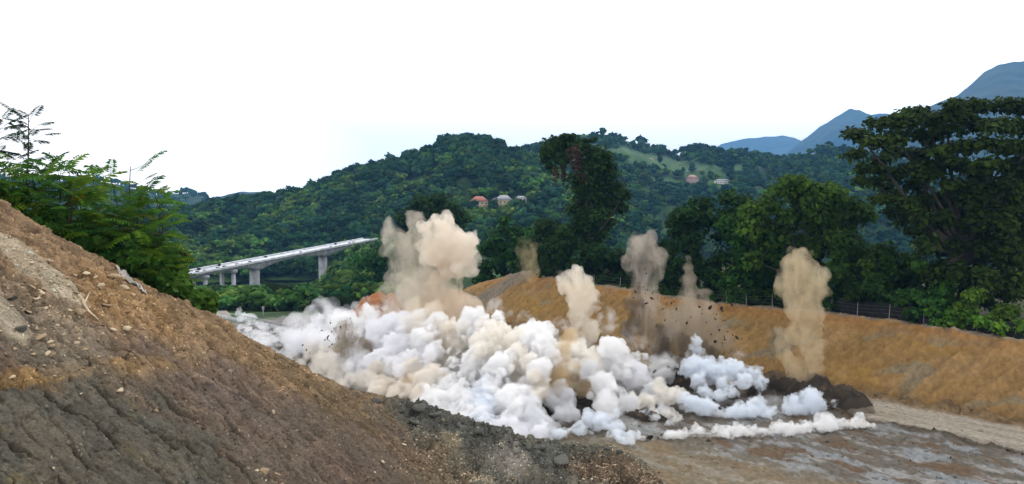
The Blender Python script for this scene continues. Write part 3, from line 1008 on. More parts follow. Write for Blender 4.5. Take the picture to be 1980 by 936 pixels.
# ---- the broad bright-green trees right of the middle
MASS = [
    ('broad_tree', 'broad bright-topped tree with the tallest rounded crown left of the spreading tree', 1560, 118, [(1450, 1560, 378, 318, 520, 24), (1560, 1680, 316, 400, 520, 26)], 13000, (0.042, 0.090, 0.012), 11),
    ('broad_tree', 'dark round tree at the left end of the broad trees above the bank', 1350, 117, [(1285, 1345, 430, 380, 560, 14), (1345, 1440, 372, 362, 560, 18)], 8500, (0.022, 0.055, 0.011), 13),
    ('broad_tree', 'mid green tree filling the gap behind the tan dust plume', 1470, 115, [(1400, 1540, 410, 440, 575, 24)], 8000, (0.029, 0.068, 0.011), 15),
    ('broad_tree', 'lower tree between the bright-topped tree and the spreading tree', 1690, 116, [(1620, 1780, 440, 490, 590, 24)], 8500, (0.030, 0.070, 0.010), 17),
]
for nm, lab, px, s_, boxes, n, g, sd in MASS:
    rg = np.random.default_rng(sd)
    b = on_plateau(px, s_)
    boxes = [(x0, x1, a0, a1, yb, int(c * 1.8)) for x0, x1, a0, a1, yb, c in boxes]
    tree(nm, lab, b, pxclumps(fill(boxes, rg, (14, 30)), b[1], rg, 1.6), int(n * 1.5), 0.66, sd, 0.5, np.array(g), group='broad trees above the far bank', limbs=8, light=0.06)

# ---- darker trees behind the mound and the tall plume
DARKT = [
    ('dark_tree', 'dark leafy tree right behind the gravel mound', 975, 122, [(925, 975, 470, 430, 545, 12), (975, 1040, 412, 440, 545, 14)], 6500, (0.022, 0.055, 0.011), 21, 'trees behind the mound'),
    ('dark_tree', 'dark tree standing behind the tall beige plume', 840, 128, [(775, 840, 384, 366, 520, 18), (840, 908, 364, 384, 520, 20)], 8500, (0.020, 0.045, 0.011), 23, 'trees behind the mound'),
    ('dark_tree', 'low dark tree at the foot of the creeper-clad tree, on its left', 1070, 118, [(1035, 1110, 410, 440, 560, 16)], 5200, (0.018, 0.044, 0.011), 25, 'trees behind the mound'),
    ('dark_tree', 'low dark tree at the foot of the creeper-clad tree, on its right', 1185, 116, [(1150, 1215, 455, 490, 570, 14)], 4500, (0.018, 0.046, 0.011), 27, 'trees behind the mound'),
    ('dark_tree', 'dark tree behind the thin grey plume', 1265, 120, [(1215, 1310, 490, 440, 575, 18)], 5200, (0.018, 0.046, 0.011), 29, 'trees behind the mound'),
    ('dark_tree', 'green tree at the right end of the bridge', 735, 145, [(690, 790, 490, 440, 575, 22)], 6000, (0.030, 0.075, 0.013), 31, 'trees behind the mound'),
]
for nm, lab, px, s_, boxes, n, g, sd, grp in DARKT:
    rg = np.random.default_rng(sd)
    b = on_plateau(px, s_)
    b[2] = min(b[2], P(px, 575, b[1])[2])
    tree(nm, lab, b, pxclumps(fill([(x0, x1, a0, a1, yb, int(c * 1.5)) for x0, x1, a0, a1, yb, c in boxes], rg, (12, 24)), b[1], rg, 1.6), int(n * 1.3), 0.85, sd, 0.4, np.array(g), group=grp, limbs=6)

ORD = ['first', 'second', 'third', 'fourth', 'fifth', 'sixth', 'seventh', 'eighth', 'ninth', 'tenth', 'eleventh', 'twelfth', 'thirteenth', 'fourteenth', 'fifteenth', 'sixteenth', 'seventeenth', 'eighteenth']
# ---- bushes along the top of the far bank
bush_px = [(1050, 545, 24), (1085, 556, 20), (1215, 562, 18), (1250, 560, 20), (1300, 566, 20), (1345, 562, 22), (1390, 566, 20), (1430, 564, 20), (1475, 566, 22), (1520, 562, 22),
           (1575, 560, 26), (1620, 555, 26), (1665, 550, 30), (1705, 560, 30), (1750, 570, 30), (1790, 590, 32), (1830, 600, 34), (1870, 612, 34), (1915, 622, 36), (1960, 634, 36), (2010, 645, 38),
           (1640, 520, 30), (1700, 520, 32), (1760, 530, 32), (1815, 555, 32), (1880, 575, 34), (1940, 590, 34)]
where = ['left of the gravel mound top', 'right of the gravel mound top']
rg = np.random.default_rng(41)
for i, (px, py, r) in enumerate(bush_px):
    s_ = 112.2 if i < 21 else 114.6
    b = on_plateau(px, s_)
    yb = proj(*b)[1]
    cl = [(px + rg.uniform(-0.9, 0.9) * r, py + rg.uniform(-0.2, 0.9) * (yb - py), r * rg.uniform(0.4, 0.62), r * rg.uniform(0.28, 0.45)) for k in range(9)]
    bright = i >= 16
    g = np.array((0.048, 0.110, 0.013) if bright else (0.026, 0.060, 0.012)) * rg.uniform(0.85, 1.2)
    if i < 16:
        lab = 'dark leafy bush behind the fence posts, %s from the gravel mound end' % ORD[i]
    elif i < 21:
        lab = 'bright leafy bush at the lip of the far bank, %s from the right edge' % ORD[20 - i]
    else:
        lab = 'bright leafy bush behind the lip of the far bank, %s from the right edge' % ORD[26 - i]
    tree('bush', lab, b, pxclumps(cl, b[1], rg, 0.5), 1700, 0.55, 50 + i, 0.10, g, group='bright bushes on the far bank' if bright else 'dark bushes on the far bank', cat='bush', limbs=4, light=0.12)

# ---- saplings with feathered fronds behind the crest of the near slope


def frond_mesh(name, L, pairs, seed, droop=0.35, lw=0.055, green=(0.05, 0.11, 0.018)):
    rg = np.random.default_rng(seed)
    mb = MB()
    pts = [np.array((L * f, 0, L * (0.28 * f - droop * f * f))) for f in np.linspace(0, 1, 7)]
    mb.tube(pts, np.linspace(0.012, 0.003, 7) * L, 4)
    for i in range(pairs):
        f = 0.16 + 0.84 * (i + 0.5) / pairs
        p = np.array((L * f, 0, L * (0.28 * f - droop * f * f)))
        ll = L * 0.30 * math.sin(math.pi * (0.16 + 0.74 * f)) ** 0.7
        for sgn in (-1, 1):
            d = np.array((0.42 + rg.uniform(-.1, .1), sgn * 0.9, -0.22 + rg.uniform(-.15, .15)))
            d /= np.linalg.norm(d)
            w = np.array((1, 0, 0.0)) * L * lw
            q = p + d * ll
            m_ = p + d * ll * 0.45
            mb.add([p, m_ + w * 0.5 + (0, 0, .01), q - (0, 0, ll * 0.16), m_ - w * 0.5 + (0, 0, .01)], [(0, 1, 2), (0, 2, 3)])
    V = np.concatenate(mb.V)
    n = len(V)
    C = np.tile(np.array(green), (n, 1)) * np.repeat(0.8 + 0.4 * rg.random((n + 3) // 4), 4)[:n, None]
    o = mk(name, V, np.concatenate(mb.T), M_FROND, None, C)
    me = o.data
    bpy.data.objects.remove(o)
    return me


M_FROND = leaf_mat('frond_leaf', transl=0.4, rnd=0.35, hue=0.012)
FR = [frond_mesh('frond', 1.0, 10, k, 0.26 + 0.10 * k, 0.085, green=g) for k, g in enumerate(((0.070, 0.165, 0.022), (0.050, 0.135, 0.028), (0.105, 0.19, 0.016)))]
FR_YEL = frond_mesh('frond', 1.0, 11, 9, 0.5, green=(0.21, 0.175, 0.02))
FR_DARK = [frond_mesh('frond', 1.0, 13, 20 + k, 0.2, 0.06, (0.016, 0.04, 0.012)) for k in range(2)]


def sapling(label, px, ytop, dD, seed, n=26, L=1.1, lean=0.0, meshes=FR, yel=0.0, spread=1.0, ybase=None):
    """thin stem with forks, each ending in a rosette of fronds; every frond is a part"""
    rg = np.random.default_rng(seed)
    De_ = float(np.interp(px, cpx, De))
    D = De_ + dD
    j = int(np.argmin(np.abs(cpx - px)))
    zb = float(np.interp(D, np.concatenate([[De[j]], Db[:, j]]), np.concatenate([[Zf[-1, j]], Zb[:, j]])))
    u = (px - 990) / F / CP
    base = np.array((u * D, D, zb))
    top = P(px + lean, ytop, D)
    H = top[2] - zb
    root = thing('sapling', label, 'tree', tuple(base), 'feather-leaved saplings behind the crest of the cut slope')
    mb = MB()
    mb.tube(wobble(base - (0, 0, 0.3), top, 5, 0.05 * H ** 0.5, rg), np.linspace(0.05, 0.012, 6) * (0.6 + 0.1 * H), 6)
    ends = []
    for k in range(n):
        f = 0.28 + 0.72 * ((k + rg.random()) / n) ** 0.75
        a = base + (top - base) * f
        w = rg.uniform(0, 2 * math.pi)
        br = rg.uniform(0.1, 0.55) * spread * (1.1 - 0.75 * f) * H * 0.34
        e = a + np.array((math.cos(w) * br, math.sin(w) * br, br * 0.5))
        if br > 0.25:
            mb.tube([a, (a + e) / 2 - (0, 0, 0.04), e], (0.018, 0.013, 0.008), 4)
        ends.append((e, w + rg.uniform(-0.6, 0.6), f))
    mb.build('stem', M_BARK, root, smooth=True)
    for e, w, f in ends:
        me = FR_YEL if rg.random() < yel else meshes[int(rg.integers(len(meshes)))]
        o = bpy.data.objects.new('frond', me)
        COL.objects.link(o)
        o.parent = root
        o.location = e - base
        o.rotation_euler = (rg.uniform(-0.3, 0.3), rg.uniform(-0.55, 0.25) - 0.35 * (f > 0.93), w)
        sc = L * rg.uniform(0.7, 1.2)
        o.scale = (sc, sc, sc)
    return root


sapling('dark sapling with small feathered leaves rising highest at the left edge', 45, 225, 3.0, 1, 46, 0.85, 10, FR_DARK, 0, 0.9)
sapling('dark sapling cut by the left edge beside the highest one', -15, 235, 3.6, 2, 36, 0.9, 0, FR_DARK, 0, 1.0)
SAPS = [(20, 318, 2.2), (70, 322, 2.8), (112, 330, 2.4), (150, 335, 3.4), (180, 345, 2.4), (215, 345, 3.2), (252, 322, 3.8), (272, 370, 2.4), (300, 378, 3.4), (308, 395, 2.6), (312, 425, 3.0), (135, 365, 1.6), (230, 395, 1.8), (300, 430, 1.7), (300, 470, 2.0), (60, 360, 1.6), (180, 400, 1.5), (265, 420, 1.5), (5, 345, 1.5), (318, 500, 2.0)]
SLAB = ['feathery green sapling at the left edge under the dark tall sapling', 'feathery green sapling right of the dark tall sapling', 'sapling with flat spreading fronds, third from the left edge', 'sapling with long fronds reaching over the far blue hill',
        'sapling in the middle of the thicket left of the yellowed one', 'sapling with a fan of fronds beside the tallest thin one', 'thin sapling poking out highest of the thicket with pale tip', 'sapling with yellowed fronds in the thicket',
        'bright green sapling right of the thin tall one', 'bright green sapling near the right end of the thicket', 'last tall sapling on the right end of the thicket',
        'short sapling at the front of the thicket, left', 'short bright sapling at the front of the thicket, middle', 'short sapling at the front of the thicket, right', 'low sapling where the thicket meets the bridge',
        'short sapling close to the slope crest near the left edge', 'short sapling close to the slope crest below the flat fronds', 'short sapling with wide fronds near the yellowed one', 'short dark sapling close to the left edge', 'lowest sapling above the left end of the bridge']
for i, (px, yt, dd) in enumerate(SAPS):
    sapling(SLAB[i], px, yt, dd, 10 + i, 30 if i != 6 else 16, (1.25 if px < 285 else 0.85) if i != 6 else 0.9, 0, FR, 0.16 if i == 7 else 0.015, 1.15)
rg = np.random.default_rng(77)
SHR = [(10, 420), (45, 440), (85, 455), (120, 475), (150, 480), (185, 500), (215, 515), (245, 525), (275, 540), (305, 550), (335, 560), (362, 585), (385, 598), (320, 520), (290, 500)]
for i, (px, py) in enumerate(SHR):
    j = int(np.argmin(np.abs(cpx - px)))
    dD = rg.uniform(1.3, 2.4) if i < 13 else 3.2
    D = De[j] + dD
    narrow = np.interp(px, [0, 320, 400], [1, 1, 0.55])
    zb = float(np.interp(D, np.concatenate([[De[j]], Db[:, j]]), np.concatenate([[Zf[-1, j]], Zb[:, j]])))
    base = np.array(((px - 990) / F / CP * D, D, zb))
    cl = [(px + rg.uniform(-26, 26) * narrow, py + rg.uniform(-42, 12) * narrow, rg.uniform(12, 22), rg.uniform(10, 17), dD + rg.uniform(-0.5, 0.9)) for k in range(9)]
    tree('shrub', 'low leafy shrub along the crest of the near slope, %s from the left edge' % ORD[sorted(q[0] for q in SHR).index(px)], base, pxclumps(cl, De[j], rg), 1300, 0.36, 300 + i, 0.05, np.array((0.040, 0.098, 0.015)) * rg.uniform(0.8, 1.35), group='shrubs along the crest of the cut slope', cat='bush', limbs=4)

# ------------------------------------------------------------------ forest on the hills and in the valley
def forest_proto(name, seed, tall, wide, green, nleaf=150):
    rg = np.random.default_rng(seed)
    cl = []
    for k in range(7):
        a = rg.uniform(0, 6.28)
        cl.append((math.cos(a) * wide * 0.28, math.sin(a) * wide * 0.28, tall * rg.uniform(0.40, 0.82), wide * rg.uniform(0.22, 0.34), wide * rg.uniform(0.22, 0.34), tall * rg.uniform(0.15, 0.24)))
    cl.append((0, 0, tall * 0.55, wide * 0.36, wide * 0.36, tall * 0.34))
    V, T, C = leaves(cl, nleaf, 0.16 * tall, rg, green=np.array(green), vary=0.4, flat=1.3)
    v2, t2, c2 = cores(cl, 0.86, seed, np.array(green) * 1.9)
    mb = MB().tube([(0, 0, -tall * 0.15), (0, 0, tall * 0.5)], (tall * 0.03, tall * 0.018), 5)
    v3, t3 = mb.V[0], mb.T[0]
    Vt = np.concatenate([V, v2, v3])
    Tt = np.concatenate([T, t2 + len(V), t3 + len(V) + len(v2)])
    Ct = np.concatenate([C, c2, np.tile((0.06, 0.05, 0.04), (len(v3), 1))])
    o = mk(name, Vt, Tt, M_FARLEAF, None, Ct)
    COL.objects.unlink(o)
    return o


PROTO = [forest_proto('forest_tree', 1, 1.0, 0.95, (0.023, 0.058, 0.025)), forest_proto('forest_tree', 2, 1.0, 1.15, (0.016, 0.046, 0.025)),
         forest_proto('forest_tree', 3, 1.0, 0.8, (0.029, 0.068, 0.023)), forest_proto('forest_tree', 4, 0.95, 1.2, (0.056, 0.112, 0.024)),
         forest_proto('forest_tree', 5, 1.0, 0.6, (0.024, 0.055, 0.022))]
PC = bpy.data.collections.new('forest_kinds')
for o in PROTO:
    PC.objects.link(o)

rg = np.random.default_rng(99)
cand = []      # x,y,z,size,kind


def sow(name, n, size, avoid=None, bright=0.2, seed=0):
    x, D, z, px, py = HILLS[name]
    r, c = x.shape
    i = rg.random(n) ** 0.8 * (r - 1.001)
    j = rg.random(n) * (c - 1.001)
    i0, j0 = i.astype(int), j.astype(int)
    fi, fj = i - i0, j - j0

    def bil(a):
        return (a[i0, j0] * (1 - fi) * (1 - fj) + a[i0 + 1, j0] * fi * (1 - fj) + a[i0, j0 + 1] * (1 - fi) * fj + a[i0 + 1, j0 + 1] * fi * fj)
    xx, yy, zz, qx, qy = bil(x), bil(D), bil(z), bil(px), bil(py)
    keep = np.ones(n, bool)
    if avoid is not None:
        keep = rg.random(n) > avoid(qx, qy)
    br = sstep(0.05, 0.35, fbm(xx * 0.011, yy * 0.011, 700 + seed, 3))
    kd = np.where(rg.random(n) < bright * 0.25 + br * bright * 2.2, 3, rg.choice([0, 1, 2, 4], n))
    sz = rg.uniform(*size, n) * np.where(kd == 3, 0.8, 1.0)
    for a in np.nonzero(keep)[0]:
        cand.append((xx[a], yy[a], zz[a] - 0.06 * sz[a], sz[a], kd[a]))


def house_gap(px, py):
    m = fields(px, py) * 0.93
    for hx, hy, w in ((925, 398, 26), (968, 396, 28), (1010, 388, 16), (1338, 350, 20), (1393, 357, 26), (1257, 313, 14)):
        m = np.maximum(m, (np.abs(px - hx) < w) & (py > hy - 8) & (py < hy + 16))
    return m


sow('forest_hill', 5600, (5, 16), house_gap, 0.38, 1)
sow('meadow_hill', 6800, (5, 16), house_gap, 0.18, 2)
sow('left_far_hill', 900, (12, 22), None, 0.1, 3)
# the valley floor round the bridge
n = 11000
vx = rg.uniform(-330, 20, n)
vy = rg.uniform(195, 560, n)
for a in range(n):
    x_, y_ = vx[a], vy[a]
    qx, qy = proj(x_, y_, float(valley_z(x_, y_)))
    s_, t_ = to_st(x_, y_)
    if not (-60 < qx < 800) or (y_ < 300 and qx < 560 and qy > 603) or (s_ < 110 and t_ < 205 and s_ > 30):
        continue
    if 640 < qx < 690 and y_ > 440 and rg.random() < 0.7:
        continue
    sz = rg.uniform(2.5, 7.5) if y_ < 330 else rg.uniform(3, 12)
    if qx > 640:
        sz *= 1.2
    ztop = proj(x_, y_, float(valley_z(x_, y_)) + sz)[1]
    if y_ < 575 and ztop < np.interp(qx, [370, 560, 600, 640, 665, 700, 800], [548, 546, 542, 532, 497, 470, 445]):
        continue
    cand.append((x_, y_, float(valley_z(x_, y_)) - 0.4, sz, 3 if rg.random() < 0.4 else int(rg.choice([0, 2, 2, 4]))))
# crest trees that break the skyline
for px, py, s_ in ((757, 307, 15), (860, 270, 13), (872, 268, 14), (884, 267, 13), (905, 268, 13), (921, 269, 12), (945, 272, 14), (965, 277, 9), (985, 283, 8), (835, 283, 8), (815, 292, 8), (700, 322, 7), (1165, 258, 20), (1178, 260, 12), (1150, 262, 10),
                   (1232, 268, 15), (1240, 268, 15), (1268, 276, 10), (1320, 288, 16), (1335, 284, 18), (1348, 284, 18), (1362, 286, 18), (1375, 288, 16), (1390, 290, 12), (1420, 293, 14), (1437, 294, 16), (1455, 296, 14), (1480, 298, 10), (520, 380, 12), (530, 379, 10), (590, 364, 9),
                   (1585, 285, 12), (1605, 281, 14), (1630, 285, 12), (1090, 266, 12), (1075, 270, 10)):
    s_ *= 1.15
    nm = 'forest_hill' if px < 1010 else 'meadow_hill'
    x, D, z, hx, hy = HILLS[nm]
    j = int(np.argmin(np.abs(hx[-1] - px)))
    cand.append((x[-1, j], D[-1, j], z[-1, j] - 0.5, s_ * 0.95, int(rg.choice([0, 1, 4]))))
cand = np.array(cand)
qx, qy = proj(cand[:, 0], cand[:, 1], cand[:, 2] + cand[:, 3] * 0.6)
rk = -cand[:, 3] / cand[:, 1] + 10 * ((qx < 350) | (qx > 1980)) + 10 * ((qx > 1240) & (qy > 370)) + 10 * ((qx > 690) & (qy > 470)) + 10 * ((qx > 930) & (qy > 430))
order = np.argsort(rk)
for k in order[:300]:
    x_, y_, z_, s_, kd = cand[k]
    o = PROTO[int(kd)].copy()
    COL.objects.link(o)
    o.location = (x_, y_, z_)
    o.rotation_euler = (0, 0, rg.uniform(0, 6.28))
    o.scale = (s_ * rg.uniform(0.9, 1.15), s_ * rg.uniform(0.9, 1.15), s_)
    look = ('round dark green', 'broad dark green', 'leafy mid-green', 'low bright green', 'slim dark green')[int(kd)]
    if y_ < 330:
        tag(o, look + ' tree in the valley below the bridge', 'tree', 'trees in the valley round the bridge')
    elif y_ < 570:
        tag(o, look + ' tree growing round the piers of the bridge', 'tree', 'trees round the bridge piers')
    else:
        tag(o, look + ' tree in the forest on the hill behind the bridge', 'tree', 'forest trees on the hill behind the bridge')
rest = cand[order[300:]]
fo = mk('forest', rest[:, :3], np.zeros((0, 3), int))
for an, vals in (('tsize', rest[:, 3]), ('trot', rg.uniform(0, 6.28, len(rest)))):
    at = fo.data.attributes.new(an, 'FLOAT', 'POINT')
    at.data.foreach_set('value', vals.astype(np.float32))
at = fo.data.attributes.new('tkind', 'INT', 'POINT')
at.data.foreach_set('value', rest[:, 4].astype(np.int32))
fo['kind'] = 'stuff'
fo['label'] = 'dense green forest covering the hills behind the bridge'
ng = bpy.data.node_groups.new('forest_nodes', 'GeometryNodeTree')
ng.interface.new_socket('Geometry', in_out='INPUT', socket_type='NodeSocketGeometry')
ng.interface.new_socket('Geometry', in_out='OUTPUT', socket_type='NodeSocketGeometry')
gi, go = ng.nodes.new('NodeGroupInput'), ng.nodes.new('NodeGroupOutput')
ip = ng.nodes.new('GeometryNodeInstanceOnPoints')
ci = ng.nodes.new('GeometryNodeCollectionInfo')
ci.inputs['Collection'].default_value = PC
ci.inputs['Separate Children'].default_value = True
ci.inputs['Reset Children'].default_value = True


def named(nm, typ):
    a = ng.nodes.new('GeometryNodeInputNamedAttribute')
    a.data_type = typ
    a.inputs['Name'].default_value = nm
    return a.outputs['Attribute']


cx = ng.nodes.new('ShaderNodeCombineXYZ')
ng.links.new(named('trot', 'FLOAT'), cx.inputs['Z'])
ng.links.new(gi.outputs[0], ip.inputs['Points'])
ng.links.new(ci.outputs[0], ip.inputs['Instance'])
ip.inputs['Pick Instance'].default_value = True
ng.links.new(named('tkind', 'INT'), ip.inputs['Instance Index'])
ng.links.new(cx.outputs[0], ip.inputs['Rotation'])
ng.links.new(named('tsize', 'FLOAT'), ip.inputs['Scale'])
ng.links.new(ip.outputs[0], go.inputs[0])
fo.modifiers.new('forest_nodes', 'NODES').node_group = ng

# ------------------------------------------------------------------ the bridge
BA, BB = P(310, 538, 366), P(730, 459, 570)       # ends of the near parapet's top
bd = BB - BA
BL = np.linalg.norm(bd)
bu = bd / BL
bh = np.array((bu[0], bu[1], 0))
bh /= np.linalg.norm(bh)
bw = np.array((-bh[1], bh[0], 0))                   # across the deck, away to the left
if bw[0] > 0:
    bw = -bw
BWID = 11.5


def bpt(px, off=0.0):
    """station along the bridge that shows at pixel column px on its near edge"""
    lo, hi = 0.0, 1.0
    for _ in range(40):
        m_ = (lo + hi) / 2
        q_ = BA + bd * m_ + bw * off
        if proj(*q_)[0] < px:
            lo = m_
        else:
            hi = m_
    return lo


bridge = thing('bridge', 'long grey concrete road bridge on piers across the valley', 'bridge', tuple(BA + (0, 0, -30)))
sec = MB()
up = np.array((0, 0, 1.0))


def strip(mb, o0, o1, z0, z1, a=0.0, b_=1.0, nseg=1):
    """a bar along the bridge between side offsets o0..o1 and heights z0..z1"""
    for k in range(nseg):
        p0, p1 = BA + bd * (a + (b_ - a) * k / nseg), BA + bd * (a + (b_ - a) * (k + 1) / nseg)
        mb.prism([p0 + bw * o0 + up * z0, p0 + bw * o1 + up * z0, p0 + bw * o1 + up * z1, p0 + bw * o0 + up * z1],
                 [p1 + bw * o0 + up * z0, p1 + bw * o1 + up * z0, p1 + bw * o1 + up * z1, p1 + bw * o0 + up * z1])


strip(sec, 0.0, BWID, -1.55, -1.15)
sec.build('deck', M_CONC_LIGHT, bridge)
for off in (-0.02, BWID - 0.28):
    mb = MB()
    for k in range(36):
        strip(mb, off, off + 0.3, -1.148, -0.35, k / 36 + 0.0006, (k + 1) / 36 - 0.0006)
    mb.build('parapet', M_CONC_LIGHT, bridge)
# haunched box girder
stn = {p: bpt(p, BWID / 2) for p in (375, 440, 492, 556, 624, 690)}
nodes = [(0.0, 1.5), (stn[440], 1.5), (stn[440] + 0.02, 1.6), (stn[492] - 0.012, 4.2), (stn[492] + 0.012, 4.2), (stn[556], 1.6), (stn[624] - 0.012, 4.6), (stn[624] + 0.012, 4.6), (stn[690], 1.6), (1.0, 1.5)]
gx = np.unique(np.concatenate([np.linspace(0, 1, 90), [q_[0] for q_ in nodes]]))
gd = np.interp(gx, [q_[0] for q_ in nodes], [q_[1] for q_ in nodes])
for (a_, b2) in ((stn[440] + 0.02, stn[492] - 0.012), (stn[492] + 0.012, stn[556]), (stn[556], stn[624] - 0.012), (stn[624] + 0.012, stn[690])):
    m_ = (gx > a_) & (gx < b2)
    d0, d1 = np.interp(a_, gx, gd), np.interp(b2, gx, gd)
    f_ = (gx[m_] - a_) / (b2 - a_)
    gd[m_] = (d0 + (d1 - d0) * f_ ** 2) if d1 > d0 else (d1 + (d0 - d1) * (1 - f_) ** 2)
mb = MB()
g0, g1 = 2.3, BWID - 2.3
for k in range(len(gx) - 1):
    p0, p1 = BA + bd * gx[k], BA + bd * gx[k + 1]
    za, zb_ = -1.553 - gd[k], -1.553 - gd[k + 1]
    mb.prism([p0 + bw * g0 + up * za, p0 + bw * g1 + up * za, p0 + bw * g1 - up * 1.553, p0 + bw * g0 - up * 1.553],
             [p1 + bw * g0 + up * zb_, p1 + bw * g1 + up * zb_, p1 + bw * g1 - up * 1.553, p1 + bw * g0 - up * 1.553])
mb.build('girder', M_CONC, bridge)
for px_, kind_ in ((492, 'wall'), (624, 'wall'), (440, 'pair'), (690, 'pair'), (385, 'pair')):
    sg = bpt(px_, BWID / 2)
    c0 = BA + bd * sg
    dep = float(np.interp(sg, gx, gd))
    ztop = c0[2] - 1.555 - dep
    zbot = float(valley_z(c0[0], c0[1])) - 8
    if kind_ == 'wall':
        mb = MB()
        cc = c0 + bw * BWID / 2
        mb.box((cc[0], cc[1], (ztop + zbot) / 2), (2.9, 4.6, ztop - zbot), bh)
        mb.build('pier', M_CONC, bridge)
    else:
        cap = MB()
        cc = c0 + bw * BWID / 2
        cap.box((cc[0], cc[1], ztop - 0.85), (2.4, BWID - 1.0, 1.7), bh)
        pc = cap.build('pier_cap', M_CONC, bridge)
        for off in (2.2, BWID - 2.2):
            mb = MB()
            cc = c0 + bw * off
            mb.box((cc[0], cc[1], (ztop - 1.702 + zbot) / 2), (1.6, 1.6, ztop - 1.702 - zbot), bh)
            mb.build('pier_column', M_CONC, bridge)
# loads standing about on the deck
rg = np.random.default_rng(12)
for k, px_ in enumerate((372, 385, 400, 413, 424, 437, 452, 462, 487, 540, 585, 643, 672, 679, 687)):
    sg = bpt(px_)
    q_ = BA + bd * sg + bw * (1.2 if k % 3 else 9.0) - up * 1.146
    th = thing('material_stack', 'dark stack of building material standing on the unfinished bridge deck', 'stack', tuple(q_), 'dark stacks on the bridge deck')
    mb = MB()
    h_ = 0
    for lay in range(3):
        w_ = rg.uniform(0.8, 1.7)
        hh = rg.uniform(0.25, 0.45)
        mb.box(q_ + bh * rg.uniform(-.3, .3) + up * (h_ + hh / 2 + 0.002), (w_, rg.uniform(0.9, 1.4), hh), bh + bw * rg.uniform(-.2, .2))
        h_ += hh + 0.003
    mb.build('layer', M_DARK, th)

# ------------------------------------------------------------------ houses on the hill
def wall_mat(nm, c):
    return plain_mat(nm, c, 0.85, 0.12, 0.6, 0.1)


W_WHITE, W_CREAM, W_PINK = wall_mat('white_wall', (0.6, 0.59, 0.57)), wall_mat('cream_wall', (0.40, 0.34, 0.23)), wall_mat('pink_wall', (0.42, 0.31, 0.28))
RF_RED, RF_GREY, RF_ROSE = wall_mat('red_roof', (0.33, 0.14, 0.10)), wall_mat('grey_roof', (0.30, 0.31, 0.33)), wall_mat('rose_roof', (0.36, 0.22, 0.20))
GLASS = plain_mat('window_glass', (0.03, 0.035, 0.04), 0.2, 0.1)


def house(label, hillname, px, py, w, d, h, rh, wm, rm, rz, nwin=4, hip=True, storeys=1):
    x, D, z, hx, hy = HILLS[hillname]
    k = np.argmin((hx - px) ** 2 + (hy - py) ** 2)
    b = np.array((x.ravel()[k], D.ravel()[k], z.ravel()[k]))
    root = thing('house', label, 'house', tuple(b), 'houses on the hillside', rz)

    def put(mb, nm, m):
        V = np.concatenate(mb.V)
        return mk(nm, V, np.concatenate(mb.T), m, root)
    put(MB().box((0, 0, h / 2 - 1.5), (w, d, h + 3)), 'wall', wm)
    e = 0.7
    lo = [(-w / 2 - e, -d / 2 - e, h + 0.01), (w / 2 + e, -d / 2 - e, h + 0.01), (w / 2 + e, d / 2 + e, h + 0.01), (-w / 2 - e, d / 2 + e, h + 0.01)]
    r_ = w * (0.22 if hip else 0.5) + (0 if hip else e)
    r_ = (w / 2 - d / 2.6) if hip else w / 2 + e
    r_ = max(r_, 0.3)
    rf = MB().add(lo + [(-r_, 0, h + rh), (r_, 0, h + rh)], [(0, 1, 5), (0, 5, 4), (2, 3, 4), (2, 4, 5), (1, 2, 5), (3, 0, 4), (0, 2, 1), (0, 3, 2)])
    put(rf, 'roof', rm)
    for s_ in range(storeys):
        for i in range(nwin):
            cx_ = -w / 2 + w * (i + 0.5) / nwin
            cz = h / storeys * (s_ + 0.55)
            fr_ = MB()
            for dx_, dz_, sx, sz in ((0, 0.72, 1.5, 0.12), (0, -0.72, 1.5, 0.12), (-0.69, 0, 0.12, 1.32), (0.69, 0, 0.12, 1.32)):
                fr_.box((cx_ + dx_, -d / 2 - 0.03, cz + dz_), (sx, 0.12, sz))
            wnd = put(fr_, 'window', W_WHITE)
            pane = put(MB().box((cx_, -d / 2 - 0.012, cz), (1.25, 0.05, 1.31)), 'pane', GLASS)
            pane.parent = wnd
    return root


house('house with a rosy red hipped roof, leftmost on the hillside', 'forest_hill', 926, 400, 13, 9, 3.6, 4.2, W_CREAM, RF_RED, 0.25, 4)
house('low white house left of the red-roofed one', 'forest_hill', 909, 401, 7, 5, 2.6, 1.4, W_WHITE, RF_GREY, 0.1, 2)
house('cream house with a grey hipped roof on the hillside', 'forest_hill', 974, 396, 13, 9, 4.2, 4.0, W_CREAM, RF_GREY, -0.2, 4)
house('narrow white house just below the cream one', 'forest_hill', 959, 400, 6, 6, 5.0, 1.8, W_WHITE, RF_GREY, 0.3, 2, True, 2)
house('small white house right of the cream one', 'forest_hill', 1010, 390, 8, 5, 3.0, 1.6, W_WHITE, RF_GREY, 0.2, 3)
house('pink-roofed house below the green meadow on the far hill', 'meadow_hill', 1338, 352, 15, 11, 5, 5, W_PINK, RF_ROSE, 0.3, 4)
house('long low white building right of the pink-roofed house', 'meadow_hill', 1394, 358, 22, 10, 5.5, 2.2, W_WHITE, RF_GREY, 0.12, 8)
house('small pink house high on the far hill', 'meadow_hill', 1257, 313, 13, 8, 4, 2.6, W_PINK, RF_ROSE, 0.1, 3)
house('tiny white house at the top right of the far hill', 'meadow_hill', 1568, 305, 12, 8, 5, 2.2, W_WHITE, RF_GREY, 0.1, 3)

